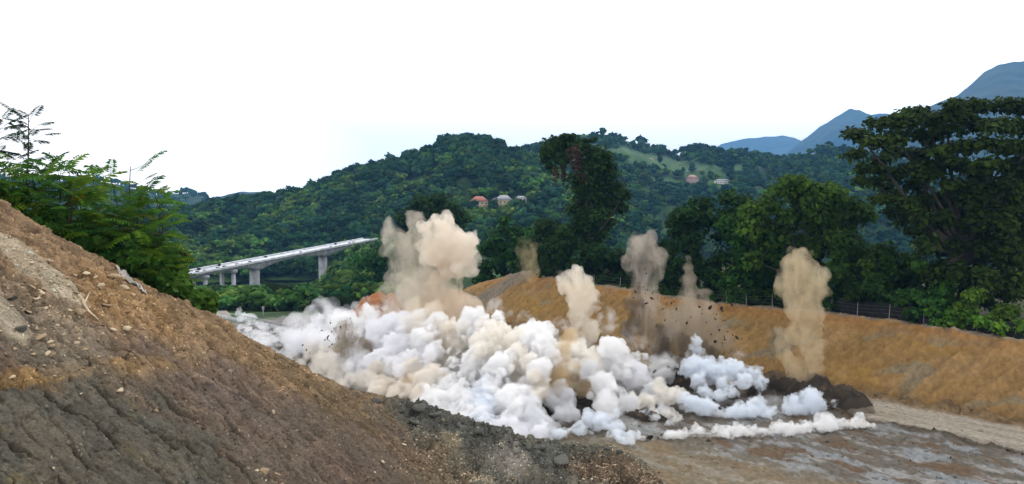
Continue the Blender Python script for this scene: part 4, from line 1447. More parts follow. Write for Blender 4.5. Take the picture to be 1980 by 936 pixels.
# ------------------------------------------------------------------ road barrier, tracks, fence, netting
bar = thing('road_barrier', 'grey concrete barrier with railing beside the road left of the smoke', 'barrier', tuple(P(420, 612, 176)))
ba, bb = P(415, 606.5, 178), P(560, 634, 152)
ax_ = (bb - ba) / np.linalg.norm(bb - ba)
L_ = np.linalg.norm(bb - ba)
for k in range(9):
    c_ = ba + (bb - ba) * (k + 0.5) / 9 - (0, 0, 0.55)
    MB().box(c_, (L_ / 9 - 0.08, 0.45, 1.0), ax_).build('barrier_block', M_CONC, bar)
MB().box((ba + bb) / 2 - (0, 0, 1.45), (L_, 0.9, 0.75), ax_).build('footing', M_DARK, bar)
for k in range(10):
    MB().box(ba + (bb - ba) * (k + 0.02) / 9.2 + (0, 0, 0.3), (0.1, 0.1, 0.68), ax_).build('railing_post', M_CONC, bar)
MB().box((ba + bb) / 2 + (0, 0, 0.66), (L_, 0.12, 0.1), ax_).build('rail', M_CONC, bar)

def ribbon(name, pts, widths, mat, col, lift=0.05, zfun=None):
    V = []
    for (x_, y_), w_ in zip(pts, widths):
        pass
    n_ = len(pts)
    for i in range(n_):
        a_ = np.array(pts[max(i - 1, 0)])
        b_ = np.array(pts[min(i + 1, n_ - 1)])
        d_ = (b_ - a_) / np.linalg.norm(b_ - a_)
        nn = np.array((-d_[1], d_[0]))
        for s_ in np.linspace(-0.5, 0.5, 5):
            q_ = np.array(pts[i]) + nn * widths[i] * s_
            V.append((*q_, zfun(*q_) + lift))
    C = np.tile(col, (len(V), 1))
    return struct(mk(name, V, grid_faces(n_, 5), mat, col=C, smooth=True))


def vz(x_, y_):
    return float(valley_z(x_, y_))


def valley_px(px, D):
    return ((px - 990) / F / CP * D, D)


ribbon('path', [valley_px(425, 196), valley_px(424, 210), valley_px(420, 225), valley_px(412, 245), valley_px(408, 265)], [5, 4.5, 4.2, 4, 4], M_FLOOR, (0.26, 0.23, 0.19), 0.25, vz)
ribbon('access_track', [valley_px(560, 430), valley_px(600, 445), valley_px(632, 460), valley_px(652, 480), valley_px(668, 500), valley_px(680, 525), valley_px(684, 545)], [7, 7, 7, 12, 16, 16, 12], M_FLOOR, (0.33, 0.33, 0.31), 0.6, vz)

pole = thing('marker_post', 'thin white marker post on the grass behind the barrier', 'post', tuple(P(509, 616, 168)))
pb = np.array(pole.location)
MB().box(pb + (0, 0, 1.0), (0.16, 0.16, 2.6)).build('post', M_POST, pole)
MB().box(pb + (0, 0, 2.2), (0.5, 0.12, 0.7)).build('plate', M_POST, pole)

fence = thing('wire_fence', 'wire fence with thin white posts along the top of the far bank', 'fence', tuple(on_plateau(1400, 110.6)))
tops = []
for px in (1058, 1100, 1150, 1199, 1243, 1287, 1327, 1366, 1407, 1445, 1495, 1552, 1609, 1660, 1722, 1790, 1862):
    b = on_plateau(px, 110.7)
    lean = np.array((random.Random(px).uniform(-.15, .15), 0, 0))
    MB().tube([b - (0, 0, .3), b + (0, 0, 1.95) + lean], 0.055, 6).build('post', M_POST, fence)
    tops.append(b + lean * 0.5)
for hz in (0.6, 1.1, 1.6):
    MB().tube([p + (0, 0, hz) for p in tops], 0.012, 4).build('wire', M_WIRE, fence)


def netting(label, px0, px1, s_, h0, nseg):
    b0 = on_plateau(px0, s_)
    th = thing('netting', label, 'netting', tuple(b0))
    rows_, V = 7, []
    rg_ = np.random.default_rng(int(px0))
    for i in range(nseg + 1):
        px = px0 + (px1 - px0) * i / nseg
        b = on_plateau(px, s_)
        sag = 0.22 * math.sin(math.pi * (i % 4) / 4)
        for k in range(rows_):
            f = k / (rows_ - 1)
            V.append(b + np.array((0.15 * math.sin(i * 1.7 + k * 2.1), -0.35 * (1 - f) + 0.12 * math.sin(i * 0.9 + k), -0.1 + (h0 - sag) * f)))
    V = np.array(V)
    Fq = grid_faces(nseg + 1, rows_)
    o = mk('net', V - np.array(th.location), Fq, M_NET, th, smooth=True)
    sm = o.modifiers.new('thick', 'SOLIDIFY')
    sm.thickness = 0.04
    for i in range(0, nseg + 1, 4):
        b = on_plateau(px0 + (px1 - px0) * i / nseg, s_ + 0.15)
        MB().tube([b - (0, 0, .2), b + (0, 0, h0 + 0.15)], 0.05, 6).build('stake', M_BARK, th)
    return th


netting('sagging black netting strung between stakes behind the fence', 1622, 1765, 111.3, 2.3, 20)
netting('second length of black netting at the right edge below the bushes', 1775, 1990, 110.9, 2.0, 28)

# ------------------------------------------------------------------ rocks
def rock_mesh(name, seed, flat=0.7, mat=M_ROCK, sub=ICO2):
    rg_ = np.random.default_rng(seed)
    V = sub[0].copy()
    for k in range(13):          # chop faces off to get facets
        d = rg_.normal(size=3)
        d /= np.linalg.norm(d)
        h_ = rg_.uniform(0.35, 0.75)
        dist_ = V @ d
        V = V - np.where(dist_ > h_, dist_ - h_, 0)[:, None] * d[None]
    V = V * np.array((1.0, rg_.uniform(0.6, 0.9), flat)) + 0.015 * rg_.normal(size=V.shape)
    o = mk(name, V, sub[1], mat)
    me = o.data
    bpy.data.objects.remove(o)
    return me


RK = [rock_mesh('rock', k, 0.55 + 0.1 * (k % 3), M_ROCK) for k in range(5)]
RKP = [rock_mesh('rock', 20 + k, 0.5 + 0.12 * (k % 3), M_ROCK_PALE) for k in range(4)]
RKG = [rock_mesh('rock', 40 + k, 0.6, M_ROCK_GREY) for k in range(3)]
rr = random.Random(8)


def rock(px, py, wpx, me, label, group=None, asp=1.0, sink=0.25, ang=None):
    p = slope_at(px, py)
    r_ = wpx / 2 * p[1] / F
    o = bpy.data.objects.new('rock', me)
    COL.objects.link(o)
    o.location = (p[0], p[1], p[2] + r_ * (0.5 - sink))
    o.scale = (r_, r_, r_ * asp)
    o.rotation_euler = (rr.uniform(-.3, .3), rr.uniform(0.1, 0.6), rr.uniform(0, 6.28) if ang is None else ang)
    return tag(o, label, 'rock', group)


BIG = [(240, 557, 36, RKP[0], 'orange-tan block lying by the plastic sheet at the slope crest', .9), (212, 545, 40, RK[1], 'flat brown block just left of the orange-tan block', .6), (131, 607, 20, RKP[1], 'pale round stone beside the broken root', .9),
       (145, 662, 20, RKP[2], 'pale stone lying alone on the grey ledge', .9), (72, 570, 16, RKP[3], 'pale round stone below the long pale slab', .9), (150, 615, 46, RK[2], 'large ochre boulder under the broken root', .8), (20, 588, 38, RKG[0], 'grey flat slab fragment above the big pale slab', .5),
       (55, 600, 28, RK[0], 'grey-brown block on the rubble left of the pale stone', .6), (30, 650, 44, RKG[1], 'dark block in the hollow under the big pale slab', .7), (70, 655, 50, RK[3], 'ochre ledge stone right of the big pale slab', .4), (215, 905, 0, None, '', 1),
       (505, 918, 34, RK[2], 'largest ochre stone at the bottom edge of the slope', 1.1), (487, 915, 14, RKP[1], 'small cream stone left of the ochre stone at the bottom edge', .9), (528, 920, 20, RK[0], 'brown stone right of the ochre stone at the bottom edge', .9), (508, 932, 10, RKP[0], 'tiny white stone under the ochre stone at the bottom edge', 1),
       (526, 797, 14, RKP[2], 'upright cream stone in the middle of the slope', 1.3), (148, 764, 13, RKP[3], 'small pale stone on top of the fissured rock', .7), (300, 791, 14, RK[1], 'little ochre stone between the two fissures', .9), (92, 908, 18, RKP[0], 'pale stone at the mouth of the lower left fissure', .9), (188, 690, 16, RK[4], 'tan stone among the loose bits on the ledge', .8),
       (970, 925, 46, RKG[2], 'dark grey boulder at the bottom of the bench', .9), (995, 930, 18, RK[4], 'olive stone right of the dark grey boulder', .9), (812, 800, 60, RKG[0], 'black-grey broken rock mass on the bench ridge', .6), (838, 818, 44, RKG[1], 'dark angular rock at the right of the black-grey mass', .6), (800, 826, 34, RKG[2], 'dark angular rock below the black-grey mass', .7),
       (1045, 872, 40, RKG[0], 'dark lump on the grey ridge before the smoke', .5), (925, 858, 46, RKG[1], 'long grey stone lying along the ridge', .35), (1085, 905, 60, RKG[2], 'broad dark rock lowest on the grey ridge', .5)]
for px, py, w_, me, lab, asp in BIG:
    if me is not None:
        rock(px, py, w_, me, lab, None, asp)
for i in range(190):
    px, py = rr.gauss(140, 100), rr.gauss(600, 60)
    if py < np.interp(px, ex, ey) + 8 or px < -5 or px > 420:
        continue
    me_ = rr.choice(RK + RKP)
    rock(px, py, rr.uniform(6, 24) * (0.6 if rr.random() < .65 else 1), me_, ('small brown stone' if me_ in RK else 'small pale tan stone') + ' in the loose rubble of the upper left slope', 'stones on the upper left slope', rr.uniform(.5, 1))
for i in range(130):
    if rr.random() < 0.55:
        px, py = rr.gauss(850, 70), rr.gauss(900, 30)
    else:
        px, py = rr.gauss(1190, 60), rr.gauss(915, 20)
    if py < np.interp(px, ex, ey) + 6 or py > 945:
        continue
    me_ = rr.choice(RK + RKP)
    rock(px, py, rr.uniform(4, 11), me_, ('small brown stone' if me_ in RK else 'small pale stone') + (' in the gravel at the bottom edge of the slope' if px < 1040 else ' on the brown toe of the ridge by the pit floor'), 'stones at the bottom of the slope', rr.uniform(.5, 1))
for i in range(70):
    f = rr.random()
    px = 770 + 460 * f + rr.gauss(0, 22)
    py = float(np.interp(px, ex, ey)) + abs(rr.gauss(0, 22)) + 5
    if py > 940:
        continue
    rock(px, py, rr.uniform(8, 34) * (0.6 if rr.random() < .6 else 1), rr.choice(RKG), 'dark angular rock on the grey ridge at the foot of the slope', 'dark angular rocks of the grey ridge', rr.uniform(.5, 1.1), 0.35)
# gravel: uncountable chips of stone over the whole face, one mesh
rg = np.random.default_rng(66)
iv, it = ICO1[0], ICO1[1]
oct_v = np.array(((1, 0, 0), (-1, 0, 0), (0, 1, 0), (0, -1, 0), (0, 0, 1), (0, 0, -1)), float)
oct_t = np.array(((0, 2, 4), (2, 1, 4), (1, 3, 4), (3, 0, 4), (2, 0, 5), (1, 2, 5), (3, 1, 5), (0, 3, 5)))
gi_, gj_ = rg.integers(20, NR - 3, 52000), rg.integers(50, NC - 3, 52000)
up_ = upz[gi_, gj_]
gr_ = np.clip(zone(860, 900, 110, 60, 28)[gi_, gj_] + zone(1190, 920, 110, 50, 12)[gi_, gj_], 0, 1)
kp = rg.random(52000) < np.clip(0.16 + 0.5 * up_ + 0.75 * gr_, 0, 1) * (1 - 0.6 * rockz[gi_, gj_])
gi_, gj_ = gi_[kp], gj_[kp]
n = len(gi_)
pos = np.stack([X[gi_, gj_], Y[gi_, gj_], Zf[gi_, gj_]], 1)
szg = (0.015 + 0.06 * rg.random(n) ** 3) * 1.1
Vg = pos[:, None] + oct_v[None] * (szg[:, None, None] * rg.uniform(0.5, 1.2, (n, 1, 3))) * rg.uniform(0.7, 1.2, (n, 6, 1))
Cg = np.clip(SLOPE_COL[gi_, gj_] * rg.uniform(0.5, 2.6, (n, 1)), 0.01, 0.5)
gv = mk('gravel', Vg.reshape(-1, 3), (np.arange(n)[:, None, None] * 6 + oct_t[None]).reshape(-1, 3), M_SLOPE, col=np.repeat(Cg, 6, 0))
gv['kind'] = 'stuff'
gv['label'] = 'stone chips strewn over the near slope'
# a broken root and a torn plastic sheet on the slope
rt = slope_at(165, 605)
root_ = thing('broken_root', 'pale broken root sticking out of the rubble on the upper left slope', 'root', tuple(rt))
MB().tube([slope_at(150, 592) + (0, 0, .12), slope_at(160, 602) + (0, 0, .22), slope_at(170, 612) + (0, 0, .2), slope_at(186, 626) + (0, 0, .1)], (.03, .045, .04, .02), 6).build('stick', M_ROCK_PALE, root_)
MB().tube([slope_at(160, 602) + (0, 0, .22), slope_at(168, 594) + (0, 0, .42)], (.035, .015), 6).build('stub', M_ROCK_PALE, root_)
shv, shc = [], []
for i in range(24):
    for k in range(8):
        p = slope_at(222 + i * 2.3 + k * 1.3, 527 + i * 1.35 + (k - 4) * 2.4 + max(0, i - 14) * 1.1)
        shv.append(p + (0, 0, 0.07 + 0.05 * math.sin(i * 0.9 + k * 1.3) + 0.04 * math.sin(k * 2.9)))
sh = mk('plastic_sheet', np.array(shv), grid_faces(24, 8), plain_mat('torn_sheet', (0.36, 0.33, 0.30), 0.45, 0.35, 3.0, 0.4), smooth=True)
tag(sh, 'crumpled grey plastic sheet lying at the crest of the slope', 'plastic sheet')
sh.modifiers.new('thick', 'SOLIDIFY').thickness = 0.015

# ------------------------------------------------------------------ the blast: smoke, dust and flying clods
srng = random.Random(4)


def puffs(seeds, k1=9, k2=4, rk=(.30, .55), upb=0.3, k3=0):
    sp = []
    for (x, y, z, r_) in seeds:
        c = Vector((x, y, z))
        sp.append((*c, r_))
        for i in range(k1):
            d = Vector((srng.gauss(0, 1), srng.gauss(0, 1), srng.gauss(upb, 1))).normalized()
            r2 = r_ * srng.uniform(*rk)
            c2 = c + d * (r_ * srng.uniform(0.75, 1.0))
            sp.append((*c2, r2))
            for j in range(k2):
                e = (Vector((srng.gauss(0, 1), srng.gauss(0, 1), srng.gauss(0, 1))).normalized() + d * .7).normalized()
                sp.append((*(c2 + e * r2 * .9), r2 * srng.uniform(.3, .5)))
    return np.array(sp)


def at_px(seeds):
    return [(*P(a, b, D), rp * D / F) for a, b, rp, D in seeds]


def smoke(name, label, cat, seeds, col, dens, voxel=0.22, bil=0.6, bscale=1.1, group=None, stuff=False, k1=9, k2=4, rk=(.30, .55), upb=.3, ragged=None, soft=0.0):
    """puffs grown on puffs, fused into one skin and swollen into small round heads; filled with an even or torn volume"""
    S = puffs(seeds, k1, k2, rk, upb)
    parts_v, parts_t, n0 = [], [], 0
    for sel, (iv, it) in ((S[:, 3] > 0.7, ICO2), (S[:, 3] <= 0.7, ICO1)):
        Q = S[sel]
        if not len(Q):
            continue
        V = iv[None] * Q[:, 3][:, None, None] + Q[:, None, :3]
        V[..., 2] = np.maximum(V[..., 2], -23.8)
        parts_v.append(V.reshape(-1, 3))
        parts_t.append((it[None] + (np.arange(len(Q)) * len(iv))[:, None, None]).reshape(-1, 3) + n0)
        n0 += len(Q) * len(iv)
    o = mk(name, np.concatenate(parts_v), np.concatenate(parts_t))
    m1 = o.modifiers.new('r', 'REMESH')
    m1.mode = 'VOXEL'
    m1.voxel_size = voxel
    for k, (sc_, st_) in enumerate(((bscale, bil), (bscale * 0.42, bil * 0.45))):
        tx = bpy.data.textures.new(name, 'CLOUDS')
        tx.noise_basis = 'VORONOI_F1'
        tx.noise_scale = sc_
        tx.noise_depth = 0
        m2 = o.modifiers.new('d%d' % k, 'DISPLACE')
        m2.texture = tx
        m2.texture_coords = 'LOCAL'
        m2.strength = -st_
        m2.mid_level = 0.45
    if soft:
        tx = bpy.data.textures.new(name, 'CLOUDS')
        tx.noise_scale = 2.2
        tx.noise_depth = 4
        m2 = o.modifiers.new('s', 'DISPLACE')
        m2.texture = tx
        m2.texture_coords = 'LOCAL'
        m2.strength = soft
    dg = bpy.context.evaluated_depsgraph_get()
    me = bpy.data.meshes.new_from_object(o.evaluated_get(dg))
    o.modifiers.clear()
    old = o.data
    o.data = me
    bpy.data.meshes.remove(old)
    me.name = name
    me.materials.clear()
    me.materials.append(smoke_mat(name, col, dens, 0.0, ragged))
    if stuff:
        o['kind'] = 'stuff'
        o['label'] = label
    else:
        tag(o, label, cat, group)
    return o


# the white mass: many puffs of all sizes heaped between a front and a back line, lower in front
TOPX = [440, 480, 520, 560, 600, 640, 700, 760, 830, 890, 935, 955, 985, 1060, 1100, 1160, 1210, 1260, 1300, 1340]
TOPY = [652, 656, 652, 636, 610, 592, 592, 588, 592, 604, 588, 592, 614, 620, 628, 612, 634, 668, 694, 720]
FRX = [440, 480, 560, 640, 700, 760, 830, 880, 930, 1000, 1060, 1120, 1190, 1250, 1300, 1340]
FRY = [640, 666, 716, 758, 776, 792, 812, 826, 845, 865, 872, 877, 878, 860, 834, 800]
TONES = {
    'lavender': ((0.925, 0.928, 0.952), 1.6), 'white': ((0.948, 0.948, 0.953), 1.8), 'cream': ((0.938, 0.914, 0.870), 1.6), 'beige': ((0.895, 0.850, 0.785), 1.1),
    'blue': ((0.880, 0.918, 0.965), 1.7), 'grey': ((0.83, 0.838, 0.86), 1.2)}  # the grey tone puts the shadows between billows into the smoke colour
ANCHOR = [(520, 660, 'lavender'), (600, 640, 'lavender'), (690, 620, 'white'), (700, 700, 'lavender'), (620, 710, 'beige'), (720, 735, 'beige'), (750, 630, 'lavender'), (820, 620, 'white'), (850, 680, 'white'), (780, 740, 'beige'), (870, 650, 'cream'), (800, 690, 'lavender'),
          (940, 610, 'white'), (960, 660, 'cream'), (1040, 660, 'white'), (1000, 710, 'cream'), (1060, 700, 'white'), (960, 740, 'white'), (900, 720, 'white'), (930, 770, 'blue'), (1000, 790, 'white'), (1090, 690, 'cream'), (1060, 740, 'beige'), (1100, 830, 'blue'), (1180, 840, 'blue'),
          (1050, 810, 'grey'), (1170, 650, 'white'), (1200, 700, 'white'), (1250, 720, 'lavender'), (1180, 760, 'white'), (1260, 780, 'grey'), (1230, 820, 'blue'), (1000, 840, 'lavender'), (880, 790, 'white'), (1120, 770, 'grey'), (1290, 720, 'white'), (1150, 870, 'blue')]
pool = {}
tries = 0
while sum(len(v) for v in pool.values()) < 820 and tries < 9000:
    tries += 1
    px = srng.uniform(455, 1330)
    yf, yt = np.interp(px, FRX, FRY), np.interp(px, TOPX, TOPY)
    Df = 23.9 * F / (yf - 400)
    f = srng.random()
    D = Df * (1 + f * (0.34 if px > 640 else 0.24))
    Dm = Df * (1.22 if px > 640 else 1.15)
    zt = -(yt - 400) / F * Dm
    hmax = max(1.3, (zt + 23.9) * min(1.0, (0.16 + 1.15 * f) if px < 1060 else (0.10 + 1.1 * f * f)) * (1.0 if f < 0.85 else 0.8))
    rad = 0.45 + 1.75 * srng.random() ** 2.2
    rad = min(rad, 0.40 * hmax + 0.35) * (0.8 if px > 1230 else 1)
    z = -24 + rad * 0.4 + max(0.0, hmax - 1.5 * rad) * srng.random() ** 0.75
    x = (px - 990) / F * D
    qx, qy = proj(x, D, z)
    tone = min(ANCHOR, key=lambda a: (a[0] - qx) ** 2 + (1.3 * (a[1] - qy)) ** 2 + srng.uniform(0, 2600))[2]
    if qx > 1040 and qy > 735 and float(perlin(np.array([x * 0.33]), np.array([D * 0.33]), 71)[0]) > -0.12:
        continue
    side = 0 if qx < 720 else (1 if qx < 1010 else 2)
    pool.setdefault((tone, side), []).append((x, D, z, rad))
TN = {'lavender': 'faintly lavender white smoke', 'white': 'bright white billowing smoke', 'cream': 'cream-coloured billowing smoke', 'beige': 'beige dusty smoke', 'blue': 'bluish low smoke', 'grey': 'smoke coloured grey for shade'}
SN = ['at the left end of the blast by the road', 'in the middle below the tall beige plume', 'right of the middle under the slim cream plume']
for (tone, side), sd in sorted(pool.items()):
    c_, d_ = TONES[tone]
    low = side == 0
    smoke('smoke_cloud', TN[tone] + ' ' + SN[side], 'smoke cloud', sd, c_, d_ * (0.75 if low else 1.7), ragged=(0.70, 1.0, 0.36 if low else 0.34, 0.68), voxel=0.24 if low else 0.19, bil=0.5, bscale=0.95, group='billowing clouds of blast smoke', soft=0.8 if low else 0.45)
smoke('smoke_veil', 'torn thin white smoke drifting round the edges of the billowing clouds', None,
      at_px([(720, 610, 34, 128), (770, 600, 30, 126), (830, 605, 34, 124), (900, 612, 30, 120), (960, 600, 24, 116), (1020, 630, 30, 114), (1080, 640, 28, 112), (1170, 625, 26, 109), (1230, 655, 28, 106), (1280, 705, 26, 102), (760, 690, 44, 116), (860, 700, 44, 112), (960, 720, 44, 106), (1070, 740, 44, 101), (1180, 720, 44, 100), (1350, 700, 24, 102), (1430, 705, 24, 100)]),
      (0.945, 0.945, 0.95), 0.42, 0.32, 0.7, 1.4, stuff=True, k2=1, ragged=(0.38, 0.9, 0.46, 0.72), soft=1.2)
# thin veils that blur the foot of the smoke and hang between the billows
smoke('smoke_veil', 'thin white veil of smoke drifting low along the road and the foot of the slope', None,
      at_px([(470, 672, 20, 146), (520, 682, 26, 136), (570, 690, 34, 128), (620, 712, 36, 119), (670, 735, 34, 111), (720, 755, 30, 105), (770, 765, 28, 101), (830, 782, 24, 97), (650, 640, 50, 134), (580, 640, 40, 142), (625, 602, 26, 142), (700, 690, 46, 118)]),
      (0.92, 0.92, 0.94), 0.34, 0.4, 0.6, 1.8, stuff=True, k2=0, ragged=(0.22, 1.0, 0.40, 0.66), soft=1.4)
smoke('smoke_veil', 'thin pale veil of smoke between the billows in the middle and over the floor at the right', None,
      at_px([(900, 700, 60, 112), (990, 720, 60, 108), (1090, 740, 56, 104), (1180, 740, 54, 101), (1250, 770, 44, 97), (1330, 790, 34, 94), (1420, 800, 34, 93), (1500, 800, 34, 93), (1580, 805, 30, 92), (1100, 830, 40, 88), (1000, 820, 36, 91), (1210, 840, 34, 86), (1300, 835, 26, 86)]),
      (0.955, 0.955, 0.955), 0.16, 0.4, 0.6, 1.8, stuff=True, k2=0, ragged=(0.25, 0.8, 0.42, 0.68), soft=1.4)


def chain(pts, n, jit, rv=0.3):
    out = []
    for i in range(n):
        f = i / (n - 1) * (len(pts) - 1)
        k = min(int(f), len(pts) - 2)
        g = f - k
        a_, b_ = pts[k], pts[k + 1]
        q_ = [a_[m] + (b_[m] - a_[m]) * g for m in range(4)]
        q_[0] += srng.uniform(-jit, jit)
        q_[1] += srng.uniform(-jit, jit) * 0.5
        q_[2] *= srng.uniform(1 - rv, 1 + rv)
        out.append(tuple(q_))
    return out


RIB = 'low ribbons of smoke over the blast holes'


def ribbon_smoke(label, seeds, tone):
    c_, d_ = TONES[tone]
    smoke('smoke_ribbon', label, 'smoke', at_px(seeds), c_, d_ * 1.6, 0.13, 0.36, 0.65, group=RIB, k1=9, k2=5, soft=0.35, ragged=(1.0, 1.0, 0.34, 0.66))


ribbon_smoke('longest ribbon of white smoke nearest the camera, crossing the floor', chain([(1190, 872, 12, 81), (1270, 858, 14, 82), (1340, 848, 16, 83), (1450, 846, 17, 83), (1540, 838, 17, 84), (1620, 828, 14, 86), (1690, 826, 8, 86)], 60, 8, .35)
             + [(1590, 813, 17, 86), (1605, 828, 18, 85), (1570, 832, 14, 85), (1510, 838, 16, 84), (1660, 812, 13, 87), (1350, 838, 17, 83), (1430, 838, 18, 83), (1300, 850, 14, 82)], 'white')
ribbon_smoke('bluish ribbon of smoke just behind the longest one', chain([(1325, 772, 13, 93), (1355, 792, 16, 91), (1400, 805, 15, 90), (1450, 800, 15, 90), (1500, 795, 17, 91), (1560, 785, 18, 92), (1605, 785, 10, 92)], 22, 9, .45)
             + [(1568, 772, 21, 93), (1462, 785, 18, 91), (1540, 778, 14, 92), (1480, 800, 15, 90)], 'blue')
ribbon_smoke('blue-white cluster of smoke puffs in front of the dark blast column', chain([(1310, 718, 12, 101), (1345, 712, 17, 101), (1385, 718, 18, 100), (1430, 715, 18, 100), (1455, 725, 16, 99)], 13, 8, .4)
             + [(1350, 740, 17, 98), (1400, 742, 15, 97), (1440, 738, 18, 97), (1390, 765, 14, 95), (1365, 760, 15, 96), (1470, 745, 14, 97), (1345, 662, 12, 104), (1350, 680, 11, 104), (1338, 672, 9, 104), (1415, 760, 12, 95)], 'blue')
ribbon_smoke('cream ribbon of smoke between the front cloud and the dark floor', chain([(1150, 805, 12, 91), (1200, 790, 14, 92), (1240, 778, 15, 93), (1290, 762, 17, 95), (1320, 768, 12, 95)], 15, 9, .4)
             + [(1308, 812, 13, 89), (1290, 802, 13, 90), (1262, 800, 12, 90), (1275, 748, 15, 96)], 'cream')
ribbon_smoke('small white tail of smoke at the right tip of the longest ribbon', [(1672, 822, 10, 86), (1688, 828, 7, 86), (1650, 822, 11, 86)], 'cream')
PLG = 'plumes thrown up by the blast'
smoke('smoke_plume', 'tall beige plume with a big billowing head, tallest of the blast', 'smoke plume',
      at_px([(868, 475, 42, 122), (850, 455, 32, 122), (893, 490, 34, 121), (862, 432, 20, 122), (880, 512, 28, 121), (840, 490, 28, 123), (910, 462, 16, 122), (905, 520, 18, 121), (845, 425, 12, 122), (820, 440, 14, 123), (915, 500, 14, 121)]),
      (0.905, 0.850, 0.770), 1.0, 0.22, 0.6, 1.3, group=PLG, soft=0.8, ragged=(0.5, 1.2, 0.30, 0.64))
smoke('dust_column', 'brown dust stem under the tall beige plume', 'dust column', at_px(chain([(868, 530, 26, 121), (862, 560, 28, 121), (870, 590, 36, 121), (872, 625, 46, 121)], 8, 8, .25) + [(845, 560, 20, 122), (898, 600, 28, 121), (830, 610, 36, 122)]),
      (0.80, 0.70, 0.58), 0.62, 0.3, 0.5, 1.4, group=PLG, k2=0, ragged=(0.42, 3.0, 0.36, 0.64), soft=1.0)
smoke('dust_plume', 'thin grey-brown plume leaning left beside the tall beige one', 'dust plume', at_px(chain([(752, 440, 18, 128), (765, 470, 24, 127), (775, 510, 26, 127), (790, 550, 36, 126), (800, 585, 48, 125)], 9, 6, .25) + [(800, 425, 18, 126), (808, 450, 24, 126), (812, 490, 32, 126), (820, 530, 34, 125), (835, 570, 40, 124)]),
      (0.78, 0.72, 0.63), 0.36, 0.3, 0.5, 1.5, group=PLG, k2=0, ragged=(0.34, 1.8, 0.36, 0.64), soft=1.0)
smoke('smoke_plume', 'slim cream plume leaning left right of the gravel mound', 'smoke plume', at_px(chain([(1105, 542, 24, 112), (1120, 562, 30, 112), (1120, 585, 26, 112), (1126, 610, 22, 111), (1132, 645, 28, 110)], 8, 4, .2) + [(1092, 545, 18, 112), (1142, 575, 17, 112), (1115, 530, 14, 112)]),
      (0.915, 0.860, 0.770), 0.9, 0.2, 0.5, 1.2, group=PLG, soft=0.8, ragged=(0.55, 1.4, 0.32, 0.66))
smoke('dust_plume', 'see-through grey dust plume with a mushroom head over dark spray', 'dust plume', at_px([(1240, 482, 32, 112), (1258, 497, 26, 112), (1222, 507, 22, 112), (1245, 522, 28, 112), (1268, 532, 17, 112), (1245, 552, 27, 112), (1248, 585, 30, 111), (1255, 620, 34, 110), (1280, 650, 40, 109)]),
      (0.60, 0.54, 0.47), 0.42, 0.3, 0.5, 1.3, group=PLG, k2=0, ragged=(0.40, 1.8, 0.36, 0.66), soft=1.0)
smoke('dust_plume', 'pointed grey dust spike between the mushroom plume and the fence', 'dust plume', at_px([(1330, 500, 8, 112), (1330, 520, 12, 112), (1332, 545, 17, 112), (1335, 575, 24, 112), (1338, 610, 38, 111), (1340, 645, 50, 110), (1368, 565, 10, 112), (1305, 640, 36, 110), (1378, 620, 26, 111), (1367, 590, 14, 112), (1395, 655, 26, 109)]),
      (0.56, 0.49, 0.40), 0.5, 0.28, 0.5, 1.3, group=PLG, k2=0, ragged=(0.42, 2.2, 0.36, 0.66), soft=0.9)
smoke('dust_plume', 'tan plume with a knobbly head standing at the right of the blast', 'dust plume', at_px([(1545, 503, 26, 104), (1555, 525, 32, 104), (1530, 535, 28, 104), (1560, 552, 36, 104), (1535, 562, 30, 104), (1585, 562, 20, 104), (1512, 545, 17, 104), (1555, 585, 30, 104), (1562, 610, 32, 103), (1540, 600, 22, 103), (1560, 640, 30, 103), (1530, 650, 18, 103), (1505, 640, 10, 103), (1510, 665, 13, 103), (1520, 690, 18, 102), (1570, 675, 24, 102), (1535, 715, 20, 101), (1568, 710, 20, 101), (1545, 732, 24, 101)]),
      (0.78, 0.67, 0.48), 0.46, 0.24, 0.5, 1.4, group=PLG, k2=2, ragged=(0.55, 2.2, 0.32, 0.66), soft=0.6)
smoke('dust_plume', 'faint brown puff of dust hanging in front of the creeper-clad tree', 'dust plume', at_px([(1022, 490, 22, 118), (1020, 515, 22, 118), (1028, 535, 16, 118), (1015, 470, 14, 118)]),
      (0.66, 0.56, 0.33), 0.20, 0.3, 0.5, 1.5, group=PLG, k2=0, ragged=(0.4, 1.5, 0.35, 0.65), soft=0.8)
smoke('dust_column', 'ochre dust column sinking in front of the white cloud', 'dust column', at_px([(1088, 680, 20, 97), (1082, 705, 24, 96), (1078, 735, 26, 95), (1076, 765, 24, 94), (1112, 715, 20, 96), (1128, 748, 22, 95), (1100, 650, 18, 98)]),
      (0.76, 0.60, 0.36), 0.75, 0.24, 0.5, 1.2, group=PLG, k2=0, ragged=(0.5, 3.0, 0.36, 0.62), soft=0.8)
smoke('dust_column', 'pale beige dust streaks falling through the white cloud left of the middle', 'dust column', at_px([(800, 625, 24, 112), (812, 660, 26, 111), (860, 640, 30, 111), (868, 680, 28, 110), (840, 600, 20, 113), (795, 590, 18, 114)]),
      (0.90, 0.82, 0.70), 0.55, 0.26, 0.5, 1.3, group=PLG, k2=0, ragged=(0.5, 3.5, 0.40, 0.64), soft=0.8)
smoke('dust_cloud', 'dark brown dust burst at the left of the smoke with black streaks', 'dust cloud', at_px([(668, 632, 18, 114), (672, 655, 24, 113), (690, 672, 24, 112), (664, 688, 18, 112), (705, 692, 18, 111), (650, 668, 14, 113)]),
      (0.30, 0.23, 0.14), 1.4, 0.24, 0.6, 1.2, group=PLG, k2=1, ragged=(0.7, 2.6, 0.40, 0.72), soft=0.9)
